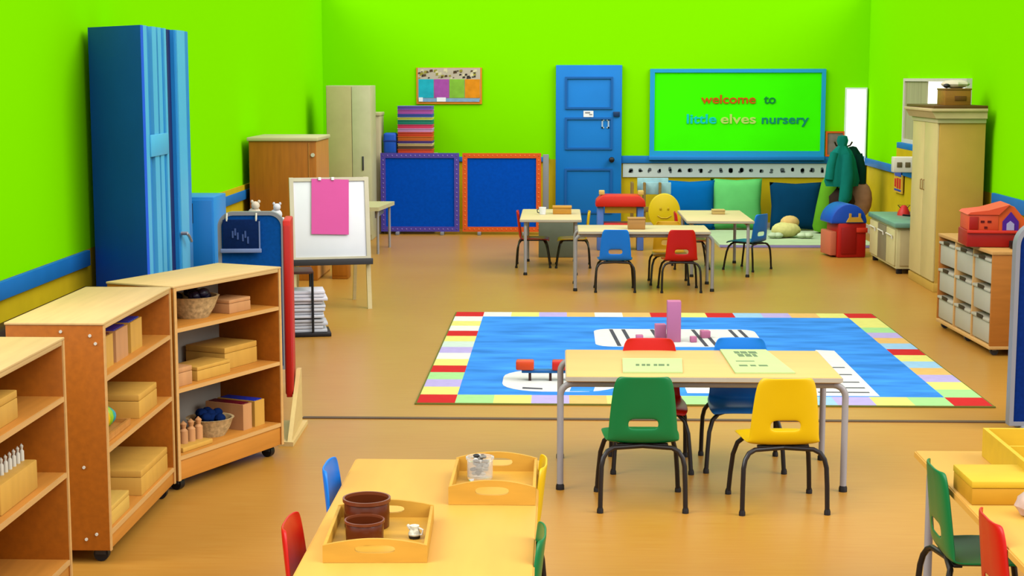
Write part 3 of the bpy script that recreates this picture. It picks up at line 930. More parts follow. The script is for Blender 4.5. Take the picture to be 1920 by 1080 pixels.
# ------------------------------------------------------------------ cushions, mat and bolster
t = tag(M().prism(rrect(1.75, 3.45, 17.5, 19.5, .05), 'z', 0, .035).box(1.75, 3.45, 17.495, 17.515, .006, .03, mi=1).build('floor_mat', [mat('pale_green_mat', (206, 226, 180), .8, .1), mat('lilac_mat_edge', (170, 160, 226))]), 'pale green floor mat with a lilac edge below the cushions', 'mat')
def cushion(label, x, y, z, w_, h_, th, m, tilt=-12, rz=0, roll=0, g='big floor cushions'):
    bm = bmesh.new()
    n = 12
    fr, bk = [], []
    for j in range(n + 1):
        a, b_ = [], []
        for i in range(n + 1):
            u, v = i / n * 2 - 1, j / n * 2 - 1
            puff = (max(0, (1 - u * u) * (1 - v * v))) ** .45
            pin = 1 - .07 * (1 - abs(v)) * abs(u) ** 2
            pin2 = 1 - .07 * (1 - abs(u)) * abs(v) ** 2
            X, Z = u * w_ / 2 * pin, (v * pin2 + 1) * h_ / 2
            edge = i in (0, n) or j in (0, n)
            va = bm.verts.new((X, -th / 2 * puff, Z))
            a.append(va)
            b_.append(va if edge else bm.verts.new((X, th / 2 * puff, Z)))
        fr.append(a)
        bk.append(b_)
    for j in range(n):
        for i in range(n):
            bm.faces.new((fr[j][i], fr[j][i + 1], fr[j + 1][i + 1], fr[j + 1][i]))
            bm.faces.new((bk[j][i], bk[j + 1][i], bk[j + 1][i + 1], bk[j][i + 1]))
    me = bpy.data.meshes.new('cushion')
    bm.to_mesh(me)
    bm.free()
    for p_ in me.polygons:
        p_.use_smooth = True
    me.materials.append(m)
    o = bpy.data.objects.new('floor_cushion', me)
    COL.objects.link(o)
    o.location = (x, y, z)
    o.rotation_euler = (math.radians(tilt), math.radians(roll), math.radians(rz))
    return tag(o, label, 'cushion', g)
cushion('mid blue floor cushion left of the pale green one, against the back wall', 1.56, 19.20, .04, .60, .60, .20, mat('blue_cushion', (0, 110, 190), .9, .05, .06))
cushion('pale green floor cushion between the two blue ones', 2.12, 19.22, .04, .62, .62, .18, mat('green_cushion', (112, 214, 122), .9, .05, .06))
cushion('dark teal blue floor cushion right of the pale green one', 2.82, 19.16, .04, .62, .58, .20, mat('dark_cushion', (4, 66, 106), .9, .05, .06))
o = M().lathe([(0, 0), (.09, .01), (.115, .06), (.118, .3), (.112, .58), (.08, .66), (0, .68)], (0, 0, 0), 24).build('bolster', mat('leaf_green_cloth', (110, 180, 40), .9, .05, .08))
o.location = (3.07, 18.85, .04)
o.rotation_euler = (0, math.radians(10), 0)
tag(o, 'leaf green bolster standing upright beside the dark blue cushion', 'bolster')
# plush toy on the mat
t = thing('plush_toy', 'cream and peach plush toy lying on the floor mat', 'toy', (2.58, 18.3, .035))
M().ball((0, 0, .09), (.17, .12, .09), f=lambda c: 1 + .05 * math.sin(9 * c.x + 4 * c.z)).build('body', mat('lemon_plush', (240, 234, 150), .95, .05, .1, (30, 30, 30)), t)
M().ball((.05, .05, .17), (.11, .09, .08)).build('head', mat('peach_plush', (246, 206, 130), .95, .05, .1, (30, 30, 30)), t)
for x in (-.16, .17, -.10, .24):
    M().ball((x, -.1, .035), (.06, .05, .035), n=10).build('paw', mat('mint_plush', (214, 232, 190), .95), t)

# ------------------------------------------------------------------ clothes stand with teal coat
t = thing('clothes_stand', 'wooden clothes stand at the right end of the back wall', 'stand', (3.24, 18.5, 0))
M().lathe([(0, 0), (.14, 0), (.14, .02), (.03, .035), (.018, .06), (.018, 1.14), (.028, 1.17), (0, 1.19)], n=20).build('pole', DKW, t)
for s in (-1, 1):
    M().tube([(0, 0, 1.05), (s * .08, 0, 1.08), (s * .10, -.02, 1.12)], .01, 8).build('peg', DKW, t)
TEAL = mat('teal_cloth', (20, 128, 116), .9, .05, .16, (9, 9, 3))
t = thing('teal_coat', 'teal coat hanging from the clothes stand', 'coat', (3.24, 18.42, 0))
prof = [(.0, 1.20), (.05, 1.19), (.065, 1.14), (.05, 1.08), (.10, 1.02), (.14, .92), (.165, .80), (.185, .68), (.17, .62), (.0, .64)]
M().lathe([(r, z_) for r, z_ in prof[::-1]], (-.03, -.05, 0), 40, sy=.6, wob=lambda a, j: 1 + (.10 * math.sin(a * 6 + j * .4) + .05 * math.sin(a * 11)) * (1 if j < 6 else .3)).build('coat_body', TEAL, t)
M().tube([(-.12, -.08, 1.0), (-.16, -.10, .85), (-.17, -.10, .70)], [.05, .055, .06], 14).build('sleeve', TEAL, t)
M().tube([(.02, -.12, .98), (.02, -.15, .75), (.0, -.15, .50), (-.03, -.14, .44)], [.06, .075, .075, .05], 14).build('sleeve', TEAL, t)
t = thing('dark_jacket', 'dark green jacket hanging behind the teal coat', 'coat', (3.36, 18.55, 0))
M().lathe([(0, .66), (.10, .64), (.11, .80), (.09, .98), (.04, 1.06), (0, 1.07)], (0, 0, 0), 28, sy=.7, wob=lambda a, j: 1 + .08 * math.sin(a * 7 + j)).build('jacket_body', mat('dark_green_cloth', (14, 62, 50), .9, .05, .15), t)
M().tube([(.06, -.04, .98), (.10, -.06, .80), (.10, -.06, .64)], [.045, .05, .05], 12).build('sleeve', mat('dark_green_cloth', (14, 62, 50)), t)
t = thing('dark_bag', 'dark brown cloth bag hanging low under the teal coat', 'bag', (3.22, 18.40, .29))
M().ball((0, 0, .15), (.15, .10, .16), f=lambda c: 1 + .06 * math.sin(c.x * 8 + c.z * 5)).build('bag_body', mat('dark_brown_cloth', (52, 34, 24), .9), t)
M().tube([(-.06, 0, .28), (-.03, 0, .38), (.03, 0, .38), (.06, 0, .28)], .01, 8).build('strap', mat('dark_brown_cloth', (52, 34, 24)), t)
t = thing('round_bag', 'dusty pink cloth bag beside the dark bag under the coat', 'bag', (3.46, 18.5, .26))
M().ball((0, 0, .20), (.13, .10, .21)).build('bag_body', mat('dusty_pink_cloth', (190, 140, 110), .9, .05, .12, (14, 14, 14)), t)
M().tube([(-.04, 0, .38), (0, 0, .46), (.04, 0, .38)], .012, 8).build('strap', OFFW, t)

# ------------------------------------------------------------------ red tub with blue dome
t = thing('toy_oven', 'red toy oven with a blue domed top and yellow hatch', 'toy', (2.97, 16.75, 0), math.radians(8))
M().box(-.13, .17, -.20, .20, .0, .36, .015).build('tub', plastic('tub_red', (206, 22, 12), .45), t)
M().box(-.20, -.13, -.16, .18, .02, .27, .012).build('side_bin', plastic('faded_red', (226, 120, 84), .5), t)
M().box(-.10, .06, -.212, -.199, .04, .32, .006).build('front_panel', plastic('panel_red', (176, 12, 8), .45), t)
M().box(.06, .18, -.215, -.197, .26, .31, .006).build('ledge', plastic('ledge_red', (240, 60, 30), .45), t)
pts = [(.19 * math.cos(a) - .015, .355 + .20 * math.sin(a)) for a in [PI * k / 16 for k in range(17)]]
M().prism(pts, 'y', -.20, .20, bev=.012).build('dome', plastic('dome_blue', (20, 84, 206), .4), t)
M().prism([(-.05, .37), (.13, .37), (.10, .42), (.10, .46), (.08, .46), (.08, .42), (.0, .42), (.0, .46), (-.02, .46), (-.02, .42)], 'y', -.222, -.198).build('hatch', plastic('hatch_yellow', (232, 176, 50), .5), t)

# ------------------------------------------------------------------ play kitchen
KIT = mat('cream_kitchen', (232, 220, 158), .5, .2, .04)
KTOP = mat('teal_worktop', (120, 170, 146), .4, .3, .10, (8, 8, 8))
t = thing('play_kitchen', 'cream toy kitchen unit with a teal green worktop', 'toy', (3.36, 15.77, 0))
M().box(-.18, .24, -.62, .62, .05, .44, .006).build('body', KIT, t)
M().box(-.21, .26, -.66, .66, .44, .49, .012).build('worktop', KTOP, t)
for k, (a, b_) in enumerate(((-.60, -.22), (-.19, .19), (.22, .60))):
    d = M().box(-.198, -.18, a, b_, .08, .42, .004).build('door', KIT if k != 1 else mat('grey_oven_door', (150, 140, 108)), t)
    M().tube([(-.21, a + .05, .33), (-.215, a + .05, .36), (-.21, b_ - .05, .36)], .008, 8).build('handle', OFFW, d)
M().box(-.15, .21, -.632, -.62, .08, .42, .004).build('end_panel', mat('tan_end_panel', (214, 196, 140)), t)
for a in (-.57, .57):
    for x in (-.14, .2):
        M().box(x - .025, x + .025, a - .025, a + .025, 0, .05, .004).build('foot', BLACK, t)
M().box(.262, .30, -.45, .45, .0, .92, .006).build('backboard', mat('grey_backboard', (176, 172, 156), .5), t)
sw = M().box(-.11, .30, -.05, .08, .93, 1.08, .008).build('switch_box', OFFW, t)
for x in (-.08, .0):
    M().box(x, x + .05, -.056, -.046, .98, 1.03, .004).build('dark_socket', mat('socket_brown', (110, 96, 60)), sw)
t = thing('toy_kettle', 'red toy kettle standing on the teal worktop', 'toy', (3.42, 16.0, .49))
M().lathe([(0, 0), (.065, 0), (.06, .03), (.03, .09), (.012, .10), (0, .10)], n=20).build('body', RED, t)
M().tube([(-.03, 0, .07), (-.06, 0, .10), (.06, 0, .10), (.03, 0, .07)], .006, 8).build('handle', BLACK, t)
t = thing('toy_pan', 'small grey toy pan on the teal worktop beside the red kettle', 'toy', (3.46, 15.5, .49))
M().lathe([(0, 0), (.06, 0), (.07, .04), (.064, .04), (.055, .008), (0, .008)], n=20).build('bowl', DKGREY, t)
M().cyl((-.06, 0, .035), (-.16, -.02, .045), .009, 8).build('handle', BLACK, t)
t = thing('wall_picture', 'small red and blue picture on the yellow right wall above the toy kitchen', 'picture', (XR - .03, 17.6, .60))
M().box(0, .015, -.20, .22, 0, .26).build('sheet', mat('picture_yellow', (240, 190, 60)), t)
m = M()
for k, (a, b_, c, d, mi) in enumerate(((-.16, .18, .18, .24, 1), (-.14, -.06, .05, .16, 0), (-.02, .06, .05, .16, 0), (.10, .17, .06, .15, 0), (-.16, .18, .02, .04, 1))):
    m.box(-.004, .001, a, b_, c, d, mi=mi)
m.build('printed_shapes', [RED, plastic('picture_blue', (40, 80, 200))], t)

# ------------------------------------------------------------------ tall cream cupboard on the right
t = thing('tall_cupboard', 'tall cream cupboard with a cornice on the right, behind the tray unit', 'cupboard', (3.44, 14.36, 0))
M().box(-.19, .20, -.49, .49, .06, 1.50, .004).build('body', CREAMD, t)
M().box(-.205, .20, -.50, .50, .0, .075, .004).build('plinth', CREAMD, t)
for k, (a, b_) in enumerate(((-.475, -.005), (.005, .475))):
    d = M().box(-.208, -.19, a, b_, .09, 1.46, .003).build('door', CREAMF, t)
    yy = b_ - .04 if k == 0 else a + .04
    M().tube([(-.208, yy, .86), (-.222, yy, .865), (-.222, yy, .945), (-.208, yy, .95)], .006, 8).build('handle', mat('tan_handle', (180, 150, 90)), d)
M().box(-.215, .20, -.505, .505, 1.46, 1.50, .004).build('lower_cornice', CREAM, t)
M().prism([(-.235, 1.50), (.20, 1.50), (.20, 1.56), (-.27, 1.56)], 'y', -.53, .53).box(-.28, .20, -.55, .55, 1.56, 1.585, .004).build('cornice', mat('cornice_cream', (232, 206, 150)), t)
M().box(-.26, .20, -.54, .54, 1.585, 1.61, .004).build('dark_top', mat('dark_top_wood', (110, 74, 22)), t)
t = thing('wooden_crate', 'brown wooden crate on top of the tall cream cupboard', 'crate', (3.44, 14.1, 1.61))
M().box(-.13, .09, -.13, .17, 0, .13, .004).build('body', woodm('crate_wood', (176, 120, 40), .15), t)
M().box(-.135, .095, -.135, .175, .13, .145, .004).build('lid', woodm('crate_lid_wood', (150, 104, 40), .15), t)
M().box(-.05, .05, -.136, -.129, .04, .08, .003).build('label_plate', mat('crate_dark_plate', (120, 78, 20)), t)
t = thing('white_bag', 'crumpled white bag lying on the brown wooden crate', 'bag', (3.43, 14.12, 1.756))
M().ball((0, 0, .035), (.12, .09, .038), f=lambda c: 1 + .08 * math.sin(7 * c.x + 5 * c.y)).build('bag_body', mat('warm_white_bag', (240, 226, 196), .8), t)
M().ball((-.09, -.06, .02), (.03, .025, .02), n=10).build('dark_tie', BLACK, t)

# ------------------------------------------------------------------ tray unit
t = thing('tray_unit', 'beech storage unit of nine grey trays on casters at the right', 'storage unit', (2.865, 10.62, 0), math.radians(-90) + PI)
# local: x runs away along the front (+Y world), -y faces the room (towards -X world) after rotation
t.rotation_euler = (0, 0, math.radians(90) + math.radians(2.5))
L, D, zb, zt = 1.28, .38, .065, .70
def tu(name, m, x0, x1, y0, y1, z0, z1, b=.003, par=None):
    # y0..y1 measured from the front face backwards: front faces -X world, so depth goes to -y local
    return M().box(x0, x1, -y1, -y0, z0, z1, b).build(name, m, par or t)
UNW = woodm('tray_unit_beech', (206, 126, 48), .10, (30, 3, 30))
tu('end_panel', UNW, 0, .02, 0, D, zb, zt - .02)
tu('end_panel', UNW, L - .02, L, 0, D, zb, zt - .02)
tu('top_panel', woodm('tray_unit_top', (228, 168, 96), .06), -.005, L + .005, -.005, D, zt - .02, zt + .003)
tu('base_panel', EDGW, .0, L, -.002, D, zb - .02, zb + .005)
tu('back_panel', UNW, .02, L - .02, D - .01, D, zb, zt - .02)
for k in (1, 2):
    x = L * k / 3
    tu('upright', EDGW, x - .01, x + .01, 0, D - .01, zb, zt - .02)
TRAYG = plastic('grey_tray_plastic', (206, 196, 170), .5)
for i in range(3):
    for j in range(3):
        x0 = .02 + i * (L - .01) / 3 + .006
        x1 = x0 + (L - .04) / 3 - .022
        z0 = zb + .012 + j * (zt - zb - .03) / 3
        z1 = z0 + (zt - zb - .03) / 3 - .035
        row = ('bottom', 'middle', 'top')[j]
        colm = ('near', 'centre', 'far')[i]
        tr = tu('storage_tray', TRAYG, x0 + .008, x1 - .008, .006, D - .03, z0, z1 - .02, .012)
        tu('tray_rim', TRAYG, x0, x1, -.004, D - .03, z1 - .02, z1, .006, tr)
        tu('tray_notch', mat('tray_notch_brown', (66, 50, 28)), (x0 + x1) / 2 - .07, (x0 + x1) / 2 + .07, -.006, .0, z1 - .016, z1 + .012, .004, tr)
for a in (.06, L / 2, L - .06):
    for b_ in (.05, D - .05):
        c = tu('caster', GREYM, a - .015, a + .015, b_ - .015, b_ + .015, .03, zb - .018, .002)
        M().cyl((a - .014, -b_, .028), (a + .014, -b_, .028), .028, 16).build('wheel', DKGREY, c)

# red toy farmhouse on the tray unit
RT = plastic('toy_red', (240, 50, 30), .45)
RT2 = plastic('toy_red_dark', (190, 20, 10), .45)
ROR = plastic('toy_red_orange', (255, 90, 50), .45)
t = thing('toy_house', 'red toy farmhouse with a purple arched doorway on the tray unit', 'toy', (2.955, 10.98, .705), math.radians(-4))
M().box(-.19, .20, -.10, .24, 0, .11, .008).build('lower_storey', RT2, t)
M().box(-.18, .02, -.09, .23, .11, .22, .006).box(-.10, -.075, -.094, -.088, .165, .18, mi=1).box(-.055, -.03, -.094, -.088, .165, .18, mi=1).box(-.075, -.055, -.094, -.088, .125, .14, mi=1).build('front_block', [ROR, plastic('toy_dark_red', (110, 10, 10))], t)
M().prism([(.0, .11), (.20, .11), (.20, .18), (.12, .275), (.08, .285), (-.0, .22)], 'y', -.085, .23).build('gable_block', plastic('toy_orange_roof', (252, 100, 30), .45), t)
M().prism([(-.19, .22), (.02, .22), (.09, .29), (-.05, .25), (-.17, .235)], 'y', -.1, .24).build('roof', ROR, t)
M().prism([(.045, .115), (.15, .115), (.15, .175), (.098, .24), (.045, .175)], 'y', -.098, -.08).build('purple_doorway', plastic('toy_purple', (84, 10, 160), .5), t)
M().prism([(.07, .117), (.12, .117), (.12, .16), (.095, .18), (.07, .16)], 'y', -.103, -.095).build('pale_opening', mat('toy_lilac', (190, 180, 230)), t)
M().box(-.175, -.115, -.096, -.088, .12, .205, .003).build('side_window', RT2, t)
M().box(-.19, .22, -.115, -.095, .095, .115, .004).build('ledge', RT, t)
t = thing('toy_box', 'black flat toy box tucked in front of the red farmhouse', 'toy', (3.10, 10.80, .705))
M().box(-.07, .09, -.04, .05, 0, .05, .006).build('body', BLACK, t)
M().box(-.06, .08, -.045, -.03, .015, .04, .003).build('front_strip', DKGREY, t)
t = thing('toy_cart', 'small toy cart with dark wheels left of the red farmhouse', 'toy', (2.87, 11.22, .705), math.radians(20))
M().box(-.06, .07, -.05, .05, .03, .07, .006).build('body', woodm('cart_tan', (220, 150, 100)), t)
for x in (-.04, .05):
    M().cyl((x, -.06, .025), (x, -.045, .025), .025, 14).build('wheel', BLACK, t)
    M().cyl((x, .045, .025), (x, .06, .025), .025, 14).build('wheel', BLACK, t)

# ------------------------------------------------------------------ rug
def rug():
    X0, X1, Y0, Y1 = -.811, 2.443, 8.93, 12.50
    cols = {'r': (226, 56, 56), 'g': (186, 240, 160), 'y': (250, 244, 140), 'l': (206, 190, 244), 'o': (252, 204, 124), 'b': (176, 220, 252), 'w': (250, 250, 244), 'm': (226, 244, 230)}
    keys = list(cols)
    mats = [mat('rug_blue', (74, 158, 255), .95, .02, .26, (2.2, 7, 1))] + [mat('rug_' + k, cols[k], .95, .02, .04, (20, 20, 20)) for k in keys] + [mat('rug_stripe_grey', (96, 96, 104), .95, .02)] + [mat('rug_hem', (130, 130, 60), .95, .02)]
    ix = {k: i + 1 for i, k in enumerate(keys)}
    m = M()
    n = 15
    bx = (X1 - X0) / n
    by = (Y1 - Y0) / n
    h = .010
    m.box(X0 + bx, X1 - bx, Y0 + by, Y1 - by, .001, h)
    near = 'rgylobyrglybygr'
    near = 'rgyloyrgloblygr'
    far = 'rwyloworyrbloyr'
    left = 'rylgrywlmyrwywr'  # whitish squares carry a washed-out reflection in their colour
    right = 'rgylobyrbolgyyr'
    for k in range(n):
        m.box(X0 + k * bx, X0 + (k + 1) * bx, Y0, Y0 + by, .001, h, mi=ix[near[k]])
        m.box(X0 + k * bx, X0 + (k + 1) * bx, Y1 - by, Y1, .001, h, mi=ix[far[k]])
        if 0 < k < n - 1:
            m.box(X0, X0 + bx, Y0 + k * by, Y0 + (k + 1) * by, .001, h, mi=ix[left[k]])
            m.box(X1 - bx, X1, Y0 + k * by, Y0 + (k + 1) * by, .001, h, mi=ix[right[k]])
    g = len(mats) - 2
    w = ix['w']
    def pr(poly, mi, k=0):
        m.prism(poly, 'z', h, h + .0012 + .0006 * k, mi=mi)
    # printed white figures with grey stripe pairs
    pr(rrect(.25, 1.42, 10.88, 11.66, .12, 5), w)
    for x in (.40, .49, .70, .77, 1.00, 1.07, 1.27, 1.34):
        pr([(x, 10.90), (x + .028, 10.90), (x - .01, 11.64), (x - .038, 11.64)], g, 1)
    pr(rrect(-.345, .36, 9.27, 9.98, .25, 6), w)
    pr([(.36, 9.30), (.50, 9.36), (.50, 9.82), (.36, 9.92)], w)
    pr([(.06, 9.28), (.20, 9.28), (.22, 9.50), (.08, 9.50)], 0, 1)
    pr([(-.22, 9.35), (-.1, 9.33), (-.1, 9.37), (-.22, 9.40)], g, 1)
    pr([(1.45, 9.19), (1.86, 9.19), (1.86, 10.75), (1.74, 10.78), (1.62, 10.35), (1.45, 9.75)], w)
    for y in (9.28, 9.42, 9.60, 9.85, 10.1):
        pr([(1.52, y), (1.82, y), (1.82, y + .03), (1.52, y + .03)], g, 1)
    pr([(.75, 9.25), (.95, 9.25), (.95, 9.6), (.75, 9.6)], w)
    hem = len(mats) - 1
    m.box(X0 - .012, X1 + .012, Y0 - .014, Y0, .001, h - .001, mi=hem)
    m.box(X0 - .010, X0, Y0, Y1, .001, h - .002, mi=hem)
    m.box(X1, X1 + .010, Y0, Y1, .001, h - .002, mi=hem)
    o = m.build('rug', mats)
    tag(o, 'large blue play rug with a border of coloured squares and white printed figures', 'rug')
rug()
# pink blocks on the rug
def pink_block(label, x, y, s, h, rz=0, z=.0125):
    o = M().box(-s / 2, s / 2, -s / 2, s / 2, 0, h, .003).build('pink_block', PINKT)
    o.location = (x, y, z)
    o.rotation_euler = (0, 0, math.radians(rz))
    tag(o, label, 'block', 'pink wooden blocks on the rug')
pink_block('tall pink wooden block column standing upright on the rug', .80, 11.12, .095, .285)
pink_block('pink cube leaning close to the left of the tall pink column', .715, 11.25, .075, .10, 4)
pink_block('small pink cube on the rug, right of the tall pink column', 1.035, 11.28, .065, .05, 8)
pink_block('tiny mauve pink cube farthest left on the striped print', .56, 11.10, .05, .045, 3)
pink_block('tiny pink cube right beside the tall pink column, nearer the camera', .935, 11.08, .042, .04, 12)
# red and blue balance toy
t = thing('balance_toy', 'low blue bar toy with two red blocks on thin dark legs on the rug', 'toy', (-.10, 9.62, .0105))
M().box(-.13, .22, -.03, .03, .050, .068, .004).build('bar', plastic('toy_bar_blue', (20, 110, 190)), t)
M().box(-.165, -.055, -.045, .045, .069, .125, .01).build('block', plastic('block_orange_red', (240, 80, 24)), t)
M().box(.055, .175, -.045, .045, .069, .125, .01).build('block', plastic('block_red', (232, 44, 30)), t)
for x in (-.08, .045, .19):
    M().box(x - .008, x + .008, -.02, .02, 0, .052, .002).build('leg', mat('dark_brown_leg', (70, 40, 40)), t)

# ------------------------------------------------------------------ trays, pots and jar on the foreground table
def handled_tray(label, x, y, rz, w_, l_, h, m=TRAYW, wide=False):
    t = thing('serving_tray', label, 'tray', (x, y, .531), rz, 'wooden trays on the foreground table')
    th = .010
    M().box(-w_ / 2 + th, w_ / 2 - th, -l_ / 2 + th, l_ / 2 - th, .004, .012).build('base', m, t)
    for s in (-1, 1):
        xa = s * (w_ / 2 - th / 2)
        M().box(xa - th / 2, xa + th / 2, -l_ / 2 + th, l_ / 2 - th, 0, h * .80, .002).build('side', m, t)
        # end board: arched top with an oval grip hole
        n = 40
        outer, inner = [], []
        hx, hz, hc = w_ * .20, h * .19, h * .62
        for k in range(n):
            a = 2 * PI * k / n
            ca, sa = math.cos(a), math.sin(a)
            e = 3.0
            q = (abs(ca) ** e + abs(sa) ** e) ** (-1 / e)
            inner.append((hx * ca * q * .96, hc + hz * sa * q))
            # outer outline by casting a ray from the hole's centre
            best = 1e9
            for d in [i * .0005 for i in range(1, 600)]:
                px_, pz_ = d * ca, hc + d * sa
                topz = h * .80 + h * .30 * max(0, math.cos(px_ / (w_ / 2) * PI / 2)) ** .9
                if abs(px_) >= w_ / 2 or pz_ <= 0 or pz_ >= topz:
                    best = d
                    break
            outer.append((best * ca, hc + best * sa))
        for c_ in ((w_ / 2, 0), (-w_ / 2, 0), (w_ / 2, h * .80), (-w_ / 2, h * .80)):
            k = min(range(n), key=lambda i: (outer[i][0] - c_[0]) ** 2 + (outer[i][1] - c_[1]) ** 2)
            outer[k] = c_
        ya = s * (l_ / 2 - th / 2)
        M().frame(outer, inner, 'y', ya - th / 2, ya + th / 2).build('end_board', m, t)
    return t
handled_tray('wooden handled tray holding two brown pots, nearer of the two trays', -.508, 4.425, math.radians(2), .285, .42, .060)
handled_tray('wooden handled tray holding a glass jar, farther of the two trays', -.207, 5.015, math.radians(0), .27, .39, .07)
def pot(label, x, y, r, h):
    t = thing('brown_pot', label, 'pot', (x, y, .5445), 0, 'brown pots in the tray')
    M().lathe([(0, 0), (r * .93, 0), (r * .95, h * .5), (r * .93, h * .86), (r * .90, h * .9), (r * .90, .008), (0, .008)], n=40).build('body', BROWNP, t)
    M().lathe([(r * .94, h * .84), (r, h * .88), (r * 1.0, h), (r * .92, h), (r * .91, h * .86)], n=40).build('rim', plastic('brown_rim', (132, 66, 36), .25), t)
pot('larger brown pot at the back of the wooden tray', -.560, 4.530, .070, .085)
pot('smaller brown pot in front of the larger one in the tray', -.549, 4.385, .057, .060)
t = thing('tiny_jug', 'tiny white and dark speckled jug at the right of the tray with pots', 'jug', (-.410, 4.41, .5445), math.radians(-20))
M().lathe([(0, 0), (.014, 0), (.018, .012), (.012, .028), (.014, .036), (.010, .036), (0, .03)], n=16).build('body', mat('speckle_white', (232, 232, 210), .4, .3, .5, (90, 90, 90)), t)
M().lathe([(0, 0), (.016, 0), (.017, .008), (.0, .008)], n=16).build('dark_base', BLACK, t)
M().tube([(.014, 0, .03), (.026, 0, .026), (.024, 0, .012), (.016, 0, .010)], .003, 8).build('handle', OFFW, t)
M().tube([(-.012, 0, .026), (-.022, 0, .036)], [.006, .004], 8).build('spout', OFFW, t)
# glass jar of stones
t = thing('glass_jar', 'clear glass jar of grey pebbles in the farther wooden tray', 'jar', (-.257, 5.08, .5445))
gl = bpy.data.materials.new('clear_glass')
gl.use_nodes = True
gb = gl.node_tree.nodes['Principled BSDF']
gb.inputs['Base Color'].default_value = (.92, .94, .92, 1)
gb.inputs['Transmission Weight'].default_value = .85
gb.inputs['Roughness'].default_value = .05
gb.inputs['IOR'].default_value = 1.2
M().lathe([(0, 0), (.038, 0), (.042, .01), (.042, .065), (.046, .07), (.046, .076), (.040, .076), (.038, .065), (.038, .012), (0, .008)], n=28).build('glass', gl, t)
m = M()
rr = random.Random(3)
for k in range(42):
    a, q = rr.random() * 6.28, rr.random() ** .5 * .027
    zz = .020 + (k / 42) * .062
    m.ball((q * math.cos(a), q * math.sin(a), zz), (rr.uniform(.007, .012), rr.uniform(.006, .010), .006), n=8, mi=(0, 1, 1, 2, 0)[k % 5])
o = m.build('pebbles', [mat('pebble_grey', (150, 146, 136)), mat('pebble_dark', (60, 58, 54)), mat('pebble_white', (232, 228, 220))], t)
o['kind'] = 'stuff'

# ------------------------------------------------------------------ yellow boxes on the right table
YBX = woodm('yellow_ply', (246, 200, 50), .05, (6, 20, 20))
t = thing('wooden_box', 'large open yellow wooden box at the back of the lower right table', 'box', (1.748, 5.25, .531))
M().frame([(-.27, -.27), (.27, -.27), (.27, .27), (-.27, .27)], [(-.255, -.255), (.255, -.255), (.255, .255), (-.255, .255)], 'z', 0, .10).build('walls', YBX, t)
M().box(-.255, .255, -.255, .255, 0, .015).build('base', YBX, t)
M().box(-.255, .255, .05, .062, .015, .085).build('divider', YBX, t)
t = thing('wooden_box', 'small closed yellow wooden box beside the green chair on the right table', 'box', (1.39, 4.975, .531), math.radians(1))
M().box(-.115, .25, -.11, .11, 0, .052, .002).build('body', woodm('amber_ply', (226, 166, 40), .06, (6, 20, 20)), t)
M().box(-.117, .252, -.112, .112, .053, .075, .003).build('lid', YBX, t)
t = thing('shell', 'pale pink sea shell at the right edge of the lower right table', 'shell', (1.43, 4.74, .531), math.radians(30))
M().lathe([(0, 0), (.035, .004), (.052, .03), (.045, .055), (.026, .075), (.010, .09), (0, .094)], (0, 0, 0), 24, wob=lambda a, j: 1 + .10 * math.sin(a * 5 + j * 1.2)).build('body', mat('shell_pink', (240, 206, 190), .4, .3, .15, (20, 20, 20)), t)
M().ball((.03, -.02, .028), (.03, .018, .022), n=12).build('lip', mat('shell_lip', (246, 190, 180), .4), t)
t = thing('wooden_spoon', 'brown wooden spoon lying on the lower right table near the red chair', 'spoon', (1.50, 4.56, .531), math.radians(-14))
M().tube([(-.11, 0, .006), (.05, 0, .006)], .005, 8).build('handle', BROWN, t)
M().ball((.075, 0, .008), (.03, .02, .008), n=14).build('bowl', BROWN, t)

# ------------------------------------------------------------------ things on and around the far tables
t = thing('toy_stall', 'red and blue toy stall with a red canopy behind the far tables', 'toy', (.65, 17.3, 0))
t.scale = (1, 1, .95)
M().prism([(-.27, .50), (.27, .50), (.26, .57), (.20, .625), (-.20, .625), (-.26, .57)], 'y', -.17, .17, bev=.012).build('canopy', plastic('stall_red', (240, 40, 16), .45), t)
for x in (-.215, .215):
    M().box(x - .035, x + .035, -.13, .13, 0, .50, .01).build('post', plastic('stall_blue', (96, 140, 232), .45), t)
M().box(-.17, .17, -.12, -.10, .425, .50, .004).build('yellow_board', plastic('stall_yellow', (236, 186, 40), .5), t)
M().box(-.18, .18, -.14, .14, .17, .31, .01).build('red_counter', plastic('stall_red', (240, 40, 16)), t)
M().cyl((.10, -.16, .25), (.10, -.14, .25), .035, 14).build('white_knob', OFFW, t)
for x in (-.20, .22):
    M().box(x - .03, x + .03, -.05, .05, .626, .675, .006).build('yellow_peg', plastic('peg_cream', (244, 206, 110), .5), t)
t = thing('yellow_play_seat', 'yellow plastic play seat with an oval smiling back', 'chair', (1.10, 16.6, 0), math.radians(0))
prof = []
M().prism([(-.02 + .165 * math.cos(2 * PI * k / 28), .47 + .19 * math.sin(2 * PI * k / 28)) for k in range(28)], 'y', -.03, .03, bev=.012).build('oval_back', YELLOWP, t)
M().box(-.12, .16, -.02, .26, .25, .29, .012).build('seat', YELLOWP, t)
for x, y in ((-.09, .02), (.13, .02), (-.09, .22), (.13, .22)):
    M().box(x - .02, x + .02, y - .02, y + .02, 0, .25, .006).build('leg', plastic('amber_leg', (240, 190, 20), .4), t)
M().box(.12, .155, -.03, .0, .29, .47, .008).build('arm', plastic('amber_leg', (240, 190, 20)), t)
M().ball((-.06, -.033, .50), (.012, .004, .016), n=8).ball((.02, -.033, .50), (.012, .004, .016), n=8).tube([(-.09, -.033, .43), (-.05, -.034, .405), (.01, -.034, .405), (.05, -.033, .43)], .006, 6).build('smile', plastic('smile_gold', (214, 176, 0)), t)

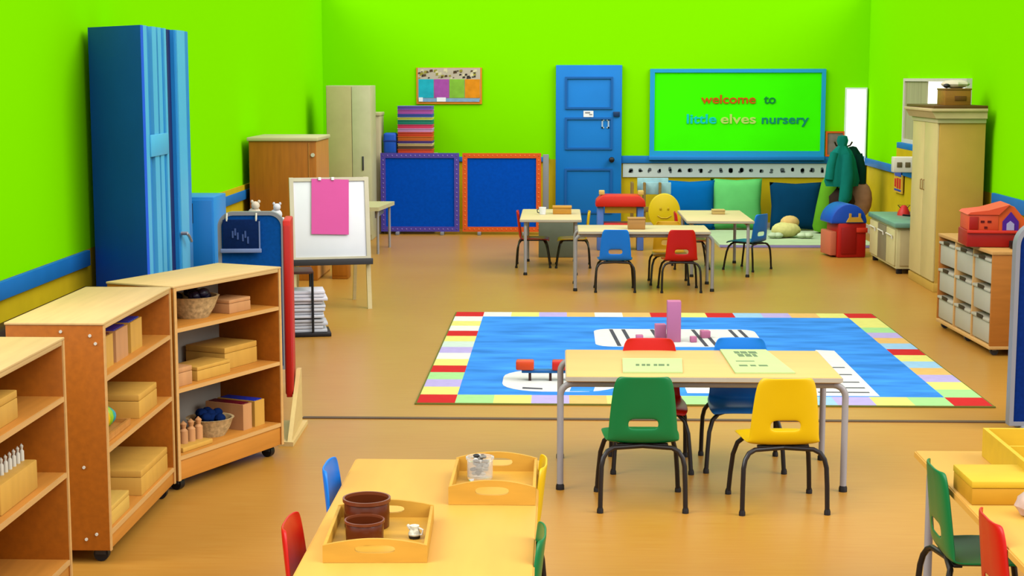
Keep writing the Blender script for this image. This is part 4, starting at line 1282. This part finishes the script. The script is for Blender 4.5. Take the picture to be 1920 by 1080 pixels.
t = thing('book_rack', 'wooden rack of pale blue papers in front of the back wall', 'rack', (1.02, 18.7, 0))
for x in (-.18, -.04, .14):
    M().box(x - .015, x + .015, -.1, .1, 0, .64, .004).build('upright', woodm('rack_brown', (150, 120, 60)), t)
M().box(-.19, .15, -.11, -.09, .30, .36, .003).build('rail', woodm('rack_brown', (150, 120, 60)), t)
M().box(-.19, .15, -.1, .1, .1, .13, .003).build('shelf_board', woodm('rack_brown', (150, 120, 60)), t)
tag(M(Matrix.Translation((1.07, 18.72, .50))).box(-.17, .19, -.03, .0, .04, .19, .004).box(-.12, .22, -.06, -.035, 0, .14, .004).build('paper_pad', mat('pale_blue_paper', (176, 226, 236), .7, .1, .1, (14, 14, 14))), 'pale blue papers propped on the wooden rack before the back wall', 'paper')
t = thing('wooden_box', 'brown wooden box standing on the middle far table', 'box', (.67, 14.02, .531))
M().box(-.075, .075, -.06, .06, 0, .085, .004).build('body', woodm('far_box_brown', (206, 150, 84)), t)
M().box(-.078, .078, -.063, .063, .086, .10, .003).build('lid', woodm('far_box_brown', (206, 150, 84)), t)
t = thing('wooden_box', 'orange wooden box standing on the far left table', 'box', (.02, 15.6, .531))
M().box(-.09, .09, -.08, .08, 0, .055, .004).build('body', woodm('far_box_orange', (226, 160, 60)), t)
M().box(-.094, .094, -.084, .084, .056, .075, .003).build('lid', woodm('far_box_orange', (226, 160, 60)), t)
t = thing('cup', 'white cup with a dark handle on the far left table', 'cup', (-.17, 15.5, .531))
M().lathe([(0, 0), (.03, 0), (.036, .07), (.032, .07), (.027, .006), (0, .006)], n=18).build('body', WHITE, t)
M().tube([(-.03, 0, .055), (-.052, 0, .045), (-.048, 0, .02), (-.03, 0, .015)], .005, 8).build('handle', DKGREY, t)
t = thing('wooden_box', 'flat tan wooden box on the far right table', 'box', (1.54, 15.6, .531))
M().box(-.06, .06, -.06, .06, 0, .03, .003).build('body', woodm('far_box_tan', (222, 190, 116)), t)
M().box(-.063, .063, -.063, .063, .031, .045, .003).build('lid', woodm('far_box_tan', (222, 190, 116)), t)
t = thing('storage_box', 'low grey storage box under the far left table', 'box', (-.02, 16.6, 0))
M().box(-.2, .2, -.12, .12, 0, .40, .01).build('body', mat('grey_green_box', (120, 128, 110), .6), t)
M().box(-.205, .205, -.125, .125, .40, .43, .006).build('lid', mat('grey_green_lid', (140, 146, 128), .6), t)
